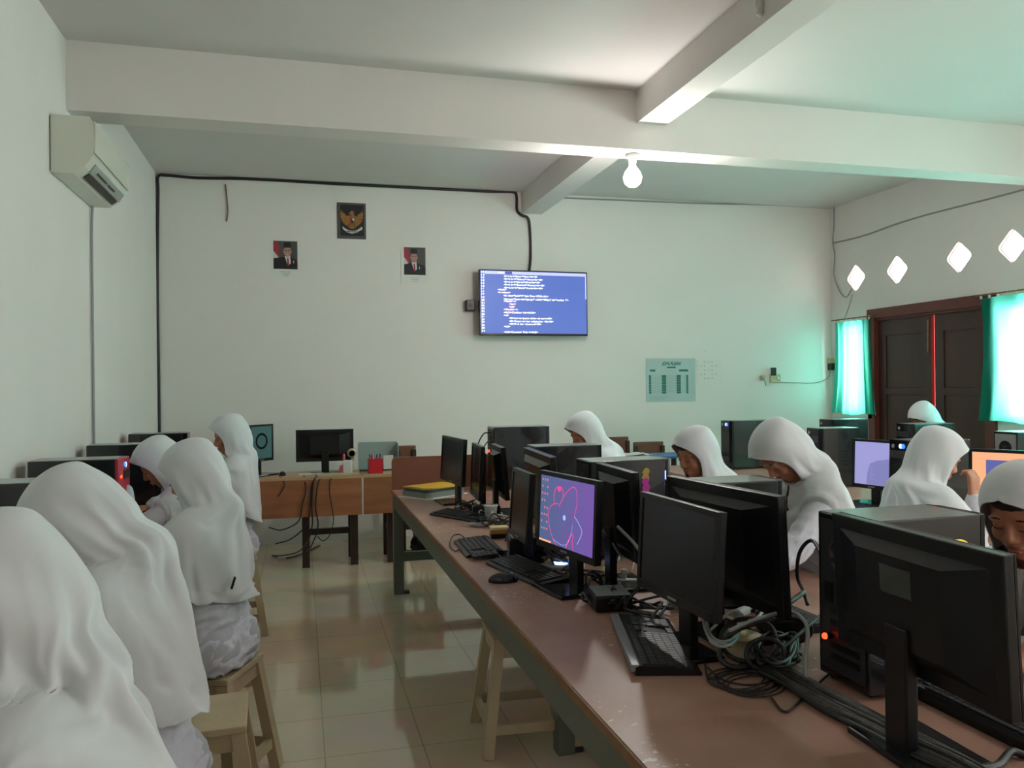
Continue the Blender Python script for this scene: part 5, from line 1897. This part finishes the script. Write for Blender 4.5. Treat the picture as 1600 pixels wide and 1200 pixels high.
    return o


TMP = bpy.data.scenes.new('shaping')


def voxel(o, size, smooth=4, disp=None):
    md = o.modifiers.new('r', 'REMESH'); md.mode = 'VOXEL'; md.voxel_size = size; md.use_smooth_shade = True
    if smooth:
        md = o.modifiers.new('s', 'SMOOTH'); md.factor = .5; md.iterations = smooth
    TMP.collection.objects.link(o)
    TMP.view_layers[0].update()
    dg = TMP.view_layers[0].depsgraph
    dg.update()
    me = bpy.data.meshes.new_from_object(o.evaluated_get(dg))
    TMP.collection.objects.unlink(o)
    old = o.data
    o.modifiers.clear()
    o.data = me
    bpy.data.meshes.remove(old)
    if disp:
        disp(me)
    for p in me.polygons:
        p.use_smooth = True
    return o


def drape(o, prox, frames=9):
    "let the loose part of the scarf fall over the shoulders and back"
    if prox is None:
        return
    for q in (o, prox):
        TMP.collection.objects.link(q)
    par = o.parent
    o.parent = None
    prox.modifiers.new('c', 'COLLISION')
    prox.collision.thickness_outer = .006
    prox.collision.cloth_friction = 12
    md = o.modifiers.new('cloth', 'CLOTH')
    c = md.settings
    c.quality = 5
    c.mass = .22
    c.tension_stiffness = 18; c.compression_stiffness = 18; c.shear_stiffness = 6
    c.bending_stiffness = 1.0
    c.air_damping = 2.0
    c.vertex_group_mass = 'pin'
    md.collision_settings.use_collision = True
    md.collision_settings.distance_min = .006
    md.collision_settings.collision_quality = 3
    md.point_cache.frame_start = 1; md.point_cache.frame_end = frames + 1
    TMP.frame_start = 1; TMP.frame_end = frames + 1
    for f in range(1, frames + 1):
        TMP.frame_set(f)
    dg = TMP.view_layers[0].depsgraph
    dg.update()
    me = bpy.data.meshes.new_from_object(o.evaluated_get(dg))
    for q in (o, prox):
        TMP.collection.objects.unlink(q)
    o.modifiers.clear()
    old = o.data
    o.data = me
    bpy.data.meshes.remove(old)
    o.parent = par
    bm = bmesh.new(); bm.from_mesh(me)
    bmesh.ops.remove_doubles(bm, verts=bm.verts[:], dist=.0018)
    for _ in range(4):
        bmesh.ops.smooth_vert(bm, verts=[v for v in bm.verts if not v.is_boundary], factor=.5, use_axis_x=True, use_axis_y=True, use_axis_z=True)
    bm.to_mesh(me); bm.free()
    for p in me.polygons:
        p.use_smooth = True


def two_bone(a, c, l1, l2, hint):
    a, c = Vector(a), Vector(c)
    d = c - a
    L_ = min(d.length, (l1 + l2) * .995)
    d.normalize()
    c = a + d * L_
    x = (l1 * l1 - l2 * l2 + L_ * L_) / (2 * L_)
    h = math.sqrt(max(0, l1 * l1 - x * x))
    hv = Vector(hint); hv = hv - d * hv.dot(d); hv.normalize()
    return a + d * x + hv * h, c


def hand(b, wrist, d, nrm, side, curl=.5, scale=1.0):
    """d finger direction, nrm palm normal (palm faces nrm), side: +1 left / -1 right hand (thumb towards -side*s)"""
    d = Vector(d).normalized(); nrm = Vector(nrm); nrm = (nrm - d * nrm.dot(d)).normalized()
    s = d.cross(nrm).normalized() * side
    w_ = Vector(wrist)
    k = scale
    for q in (-1.0, -.33, .33, 1.0):
        b.caps(w_ + s * q * .016 * k, .014 * k, w_ + d * .078 * k + s * q * .028 * k, .0115 * k, n=10, seg=3)
    lens = (.068, .078, .073, .056)
    for q, ln in zip((-.030, -.010, .010, .030), lens):
        p = w_ + d * .080 * k - s * q * k
        dd = d.copy(); nn = nrm.copy()
        ang = curl * .45
        r = .0088 * k
        for m_, fr in enumerate((.45, .32, .23)):
            ang_m = curl * (.35, .75, .6)[m_]
            nd = (dd * cos(ang_m) + nn * sin(ang_m)).normalized()
            nn = (nn * cos(ang_m) - dd * sin(ang_m)).normalized()
            q1 = p + nd * ln * fr * k
            b.caps(p, r, q1, r * .9, n=9, seg=3)
            p, dd, r = q1, nd, r * .9
    # thumb leaves the side of the palm near its base
    p = w_ + d * .022 * k + s * .024 * k
    q1 = p + (d * .55 + s * .75 + nrm * .25).normalized() * .036 * k
    q2 = q1 + (d * .9 + s * .25 + nrm * (.2 + .5 * curl)).normalized() * .030 * k
    b.caps(p, .013 * k, q1, .0105 * k, n=10, seg=3); b.caps(q1, .0105 * k, q2, .0085 * k, n=10, seg=3)


def student(label, loc, rz, H=(.26, 1.12), pitch=.5, hipx=0.0, seat=.47, seed=1.0, hem=.34, tail=.10, foldA=.020, brim=0.0,
            hands=None, head_yaw=0.0, head_roll=0.0, wide=1.0, back=0.0, skirt='skirt', curls=(.5, .5), detail=True, tag_spot=None, wrinkle=.010, nu=120, nv=96):
    """person seated at local origin facing +x"""
    t = thing('person', label, 'person', loc, rz)
    hip = Vector((hipx, 0, seat + .09))
    u = Vector((sin(pitch), 0, cos(pitch))); f = Vector((cos(pitch), 0, -sin(pitch)))
    Hc = Vector((H[0], 0, H[1]))
    neck_top = Hc - u * .10 - f * .015
    Sx = lerp(hip.x, neck_top.x, .80); Sz = neck_top.z - .085
    Sc = Vector((Sx, 0, Sz))
    RY = Matrix.Rotation(head_yaw, 3, 'Z') @ Matrix.Rotation(head_roll, 3, 'X')
    piv = Vector((Hc.x, 0, Hc.z - .10))
    def hd(s, fo, y=0.0):
        q = Hc + u * s + f * fo + Vector((0, y, 0))
        return piv + RY @ (q - piv)
    hrot = RY @ Matrix((f, Vector((0, 1, 0)), u)).transposed()
    # ---- arms
    arms = []
    hands = hands or [((.46, .13, .80), (1, -.15, 0), (0, 0, -1)), ((.46, -.13, .80), (1, .15, 0), (0, 0, -1))]
    for sd, (w_, d_, n_) in zip((1, -1), hands):
        sh = Sc + Vector((0, sd * .135, -.03))
        el, wr = two_bone(sh, w_, .27, .235, (-.35, sd * .28, -.9))
        arms.append((sd, sh, el, wr, Vector(d_), Vector(n_)))
    # ---- skin body: one continuous surface
    b = MB()
    b.ball(hd(.028, -.008), .094, .075, .092, hrot, 20)                 # skull
    b.ball(hd(-.03, .022), .062, .060, .078, hrot, 18)                  # face mass
    b.caps(hd(-.085, .045), .026, hd(-.05, .02), .048)                 # jaw and chin
    for sd in (1, -1):
        b.ball(hd(-.028, .055, sd * .036), .026, .024, .028, hrot, 12)   # cheeks
        b.ball(hd(.018, .072, sd * .030), .016, .026, .010, hrot, 12)    # brow ridge
        b.ball(hd(-.003, .070, sd * .031), .014, .017, .011, hrot, 12)   # eyelid
        b.ball(hd(-.01, -.012, sd * .078), .016, .008, .030, hrot, 12)   # ear
        b.ball(hd(-.036, .086, sd * .011), .010, .009, .008, hrot, 10)   # nostril
    b.caps(hd(.010, .078), .008, hd(-.030, .096), .0115)                # nose
    b.ball(hd(-.060, .076), .014, .024, .0075, hrot, 12)
    b.ball(hd(-.071, .073), .014, .020, .0080, hrot, 12)
    b.caps(neck_top, .054, Sc + Vector((0, 0, .03)), .060)
    b.caps(Sc + Vector((0, .10, -.02)), .062, Sc + Vector((0, -.10, -.02)), .062)
    chest = Sc.lerp(hip, .35); waist = Sc.lerp(hip, .7)
    for a0, c0, r0, r1 in ((Sc + Vector((0, 0, -.03)), chest, .085, .105), (chest, waist, .105, .098), (waist, hip, .098, .115)):
        for yy in (-.06, .06):
            b.caps(a0 + Vector((0, yy, 0)), r0, c0 + Vector((0, yy, 0)), r1)
    knee_x = hip.x + .43
    for sd in (1, -1):
        hj = hip + Vector((0, sd * .09, -.02)); kn = Vector((knee_x, sd * .10, seat + .055)); an = Vector((knee_x - .03, sd * .09, .09))
        b.caps(hj, .082, kn, .056); b.caps(kn, .054, an, .036)
        b.caps(an + Vector((-.03, 0, -.05)), .032, an + Vector((.13, 0, -.062)), .024)
    for sd, sh, el, wr, d_, n_ in arms:
        b.caps(Sc + Vector((0, sd * .10, -.01)), .055, sh, .05)
        b.caps(sh, .046, el, .036); b.caps(el, .036, wr, .024)
        hand(b, wr, d_, n_, sd, curls[0] if sd > 0 else curls[1])
    body = b.build('body', 'skin', t)
    voxel(body, .0052 if detail else .008, 2)
    for v in body.data.vertices:
        if v.co.z < seat + .012 and v.co.x < hip.x + .21:
            v.co.z = seat + .012
    # ---- eyes, brows, lips
    if detail:
        b = MB()
        for sd in (1, -1):
            for k in range(5):
                a = -1 + k * .5
                b.ball(hd(.022 - .004 * a * a, .084 - .006 * a * a, sd * (.030 + .010 * a * 1.2)), .003, .0065, .0028, hrot, 8)
        b.build('eyebrows', 'brow', t)
        b = MB()
        for sd in (1, -1):
            for k in range(5):
                a = -1 + k * .5
                b.ball(hd(-.0085 + .003 * a * a, .081 - .004 * a * a, sd * (.031 + .0135 * a)), .0022, .0045, .0016, hrot, 8)
        b.build('eyelashes', 'brow', t)
        b = MB()
        b.ball(hd(-.060, .0805), .011, .021, .0055, hrot, 12); b.ball(hd(-.071, .0775), .011, .018, .0065, hrot, 12)
        b.build('lips', 'lips', t)
        b = MB(); b.ball(hd(.066, .012), .079, .070, .050, hrot, 18); b.build('inner_cap', 'hair', t)
    # ---- blouse
    b = MB()
    for a0, c0, r0, r1, yy in ((Sc + Vector((.0, 0, -.02)), chest, .074, .104, .085), (chest, waist, .104, .106, .065), (waist, hip + Vector((0, 0, -.02)), .106, .125, .065)):
        for s_ in (-1, 0, 1):
            b.caps(a0 + Vector((0, s_ * yy, 0)), r0, c0 + Vector((0, s_ * yy, 0)), r1)
    b.caps(hip + Vector((-.02, .07, -.03)), .13, hip + Vector((-.02, -.07, -.03)), .13)
    b.caps(hip + Vector((.02, .07, -.03)), .115, hip + Vector((.14, .08, -.03)), .10)
    b.caps(hip + Vector((.02, -.07, -.03)), .115, hip + Vector((.14, -.08, -.03)), .10)
    for sd, sh, el, wr, d_, n_ in arms:
        b.caps(Sc + Vector((0, sd * .08, -.025)), .062, sh, .054)
        b.caps(sh, .060, el, .054); b.caps(el, .054, wr.lerp(el, .10), .040)
    pb = MB(); pb.bm.free(); pb.bm = b.bm.copy()
    pb.ball(hd(.028, -.008), .094, .075, .092, hrot, 20); pb.ball(hd(-.03, .022), .062, .060, .078, hrot, 18)
    pb.caps(neck_top, .056, Sc + Vector((0, 0, .03)), .062)
    prox = pb.build('shape', 'blouse')
    def grow(me):
        nr = [v.normal.copy() for v in me.vertices]
        for v, q in zip(me.vertices, nr):
            v.co = v.co + q * .007
    bl = b.build('blouse', 'blouse', t)
    voxel(prox, .017, 2, grow)
    def wr_disp(me):
        nr = [v.normal.copy() for v in me.vertices]
        for v, vn in zip(me.vertices, nr):
            c = v.co.copy()
            if c.z < seat + .004 and abs(c.x - hip.x) < .21:
                v.co = (c.x, c.y, seat + .004)
                continue
            q = Vector((c.x * 9 + seed, c.y * 7, c.z * 17))
            n1 = 1 - 2 * abs(noise.noise(q))
            q2 = Vector((c.x * 20, c.y * 14 + seed * 3, c.z * 34 + c.x * 18))
            n2 = 1 - 2 * abs(noise.noise(q2))
            amp = wrinkle * (1.0 if c.z < Sz - .15 else .5)
            v.co = c + vn * (n1 * amp + n2 * amp * .45 - amp * .4)
    voxel(bl, .009, 4, wr_disp)
    # ---- skirt: over lap and down to the ankles
    b = MB()
    for sd in (1, -1):
        hj = hip + Vector((0, sd * .085, -.03)); kn = Vector((knee_x + .01, sd * .10, seat + .05)); an = Vector((knee_x + .0, sd * .12, .14))
        b.caps(hj, .115, kn, .085); b.caps(kn, .085, an, .10)
        b.caps(hip + Vector((-.03, sd * .08, -.03)), .125, hip + Vector((.05, sd * .08, -.035)), .118)
    b.caps(hip + Vector((.05, 0, -.04)), .10, Vector((knee_x, 0, seat + .04)), .075)
    b.caps(Vector((knee_x, 0, seat + .04)), .075, Vector((knee_x, 0, .14)), .09)
    sk = b.build('skirt', skirt, t)
    def sk_disp(me):
        nr = [v.normal.copy() for v in me.vertices]
        for v, vn in zip(me.vertices, nr):
            c = v.co.copy()
            if c.z < seat + .002 and c.x < hip.x + .21:
                v.co = (c.x, c.y, seat + .002)
                continue
            v.co = c + vn * (.012 * noise.noise(Vector((c.x * 6 + seed, c.y * 14, c.z * 4))))
    voxel(sk, .012, 4, sk_disp)
    b = MB()
    for sd in (1, -1):
        an = Vector((knee_x - .03, sd * .09, .0))
        b.caps(an + Vector((-.03, 0, .042)), .040, an + Vector((.15, 0, .034)), .032)
    for v in b.bm.verts:
        v.co.z = max(v.co.z, .0)
    b.build('shoes', 'black', t)
    hj_ = hijab(t, H, pitch, (Sc.x, Sc.z), (hip.x, hip.z), seed, hem, tail, foldA, brim, nu, nv, wide, head_roll, head_yaw, back, prox)
    bpy.data.objects.remove(prox)
    if tag_spot:
        b = MB(); b.box(-.004, .004, -.009, .009, -.022, .022, .002)
        o = b.build('scarf_label', 'black', t); o.location = tag_spot[0]; o.rotation_euler = tag_spot[1]
    return t


def seated(label, stool, px, py_top, z, face, **kw):
    """head-top pixel and camera depth give the place; the person frame is laid so the head centre lands there"""
    d = ray(px, py_top)
    dep = d.dot(FWD)
    q = CAM + d * (z / dep)
    Hloc = kw.get('H', (.26, 1.12))
    p_ = kw.get('pitch', .5)
    top_h = q.z
    # head centre sits about .135 below the scarf top
    hz = top_h - (.140 * cos(p_) + .02 * sin(p_) + .004)
    kw['H'] = (Hloc[0], hz)
    cx = Hloc[0] + .02 * sin(p_)
    loc = (q.x - cos(face) * cx, q.y - sin(face) * cx, 0)
    dup(st1, loc, face, 'pale wooden stool under the ' + stool)
    return student(label, loc, face, **kw)


# left row, facing the wall
seated('girl in white headscarf at the lower left corner, nearest the camera', 'nearest girl at lower left', -14, 798, 1.20, PI * 1.0, H=(.07, 1.12), pitch=.40, seed=2.1,
       tail=.06, hem=.42, foldA=.040, wide=.90, back=-.035, nu=180, nv=140)
seated('girl in long draped white headscarf bending forward, second from left', 'bending girl with the long draped scarf at left', 112, 735, 1.95, PI * .96, H=(.13, 1.1), pitch=.70, seed=4.4,
       tail=.06, hem=.27, foldA=.036, wide=.95, back=-.02, nu=180, nv=140, wrinkle=.016)
seated('girl in sheer white headscarf with a small black tag on its back corner', 'girl with the small black tag on her scarf', 300, 684, 3.02, PI * .88, H=(.05, 1.15), pitch=.35, seed=6.0,
       tail=.10, hem=.19, foldA=.022, back=-.01, wrinkle=.018, wide=1.0, tag_spot=((-.16, .12, .80), (0, -.3, .5)))
seated('girl touching her cheek, half hidden in the left row', 'girl touching her cheek in the left row', 246, 683, 4.05, PI * 1.04, H=(.22, 1.1), pitch=.55, seed=7.3, tail=.06, hem=.26, foldA=.016,
       hands=[((.38, .10, 1.02), (.35, -.55, .35), (-.6, -.8, 0)), ((.44, -.12, .80), (1, .1, 0), (0, 0, -1))], curls=(.9, .5))
seated('tall girl at the far end of the left row in a crumpled white blouse', 'tall girl at the far end of the left row', 358, 645, 4.95, PI * 1.03, H=(.0, 1.2), pitch=.22, seed=9.9,
       tail=.16, hem=.20, foldA=.020, back=-.01, wrinkle=.020)
# students on the right side of the long table, facing left
seated('girl in white headscarf looking down, her face cut by the right edge', 'girl whose face is cut by the right edge', 1597, 719, 2.12, PI * .98 + .38, H=(.36, 1.1), pitch=.34, hands=[((.44, .20, .80), (1, -.1, 0), (0, 0, -1)), ((.42, .02, .80), (1, .3, 0), (0, 0, -1))], seed=1.4, foldA=.016)
seated('girl in white headscarf bending low over the table in the middle right', 'girl bending low over the table', 1216, 662, 3.2, PI + .03, H=(.26, 1.15), pitch=.80, seed=3.3, tail=.04, hem=.26, foldA=.020, back=-.01,
       hands=[((.58, .30, .80), (1, -.1, -.05), (0, 0, -1)), ((.54, -.05, .80), (1, .35, -.05), (0, 0, -1))])
seated('girl in white headscarf seen in profile between the towers', 'girl seen in profile', 1086, 664, 3.95, PI + .05, H=(.26, 1.15), pitch=.28, seed=5.7, tail=.05, hem=.26, foldA=.012, back=.03, head_yaw=.12)
seated('farthest girl at the long table, below and right of the television', 'farthest girl at the long table', 912, 643, 5.2, PI + .05, H=(.30, 1.15), pitch=.42, seed=8.2, tail=.06, hem=.26, foldA=.016, back=.03)
# right: seen from behind, facing right
seated('girl seen from behind in a white headscarf with her fist at her chin', 'girl seen from behind', 1464, 665, 3.6, -.05, H=(.16, 1.15), pitch=.35, seed=10.4, tail=.06, hem=.22, foldA=.024, back=.02, head_yaw=-.3,
       hands=[((.42, .14, .80), (1, -.1, 0), (0, 0, -1)), ((.31, -.05, .985), (.1, .1, 1), (-.3, 1, 0))], curls=(.5, 1.5))
seated('girl in white headscarf in front of the dark door', 'girl in front of the dark door', 1442, 629, 6.5, PI + .05, H=(.26, 1.15), pitch=.62, seed=12.1, tail=.05, hem=.26, foldA=.016)

bpy.data.scenes.remove(TMP)
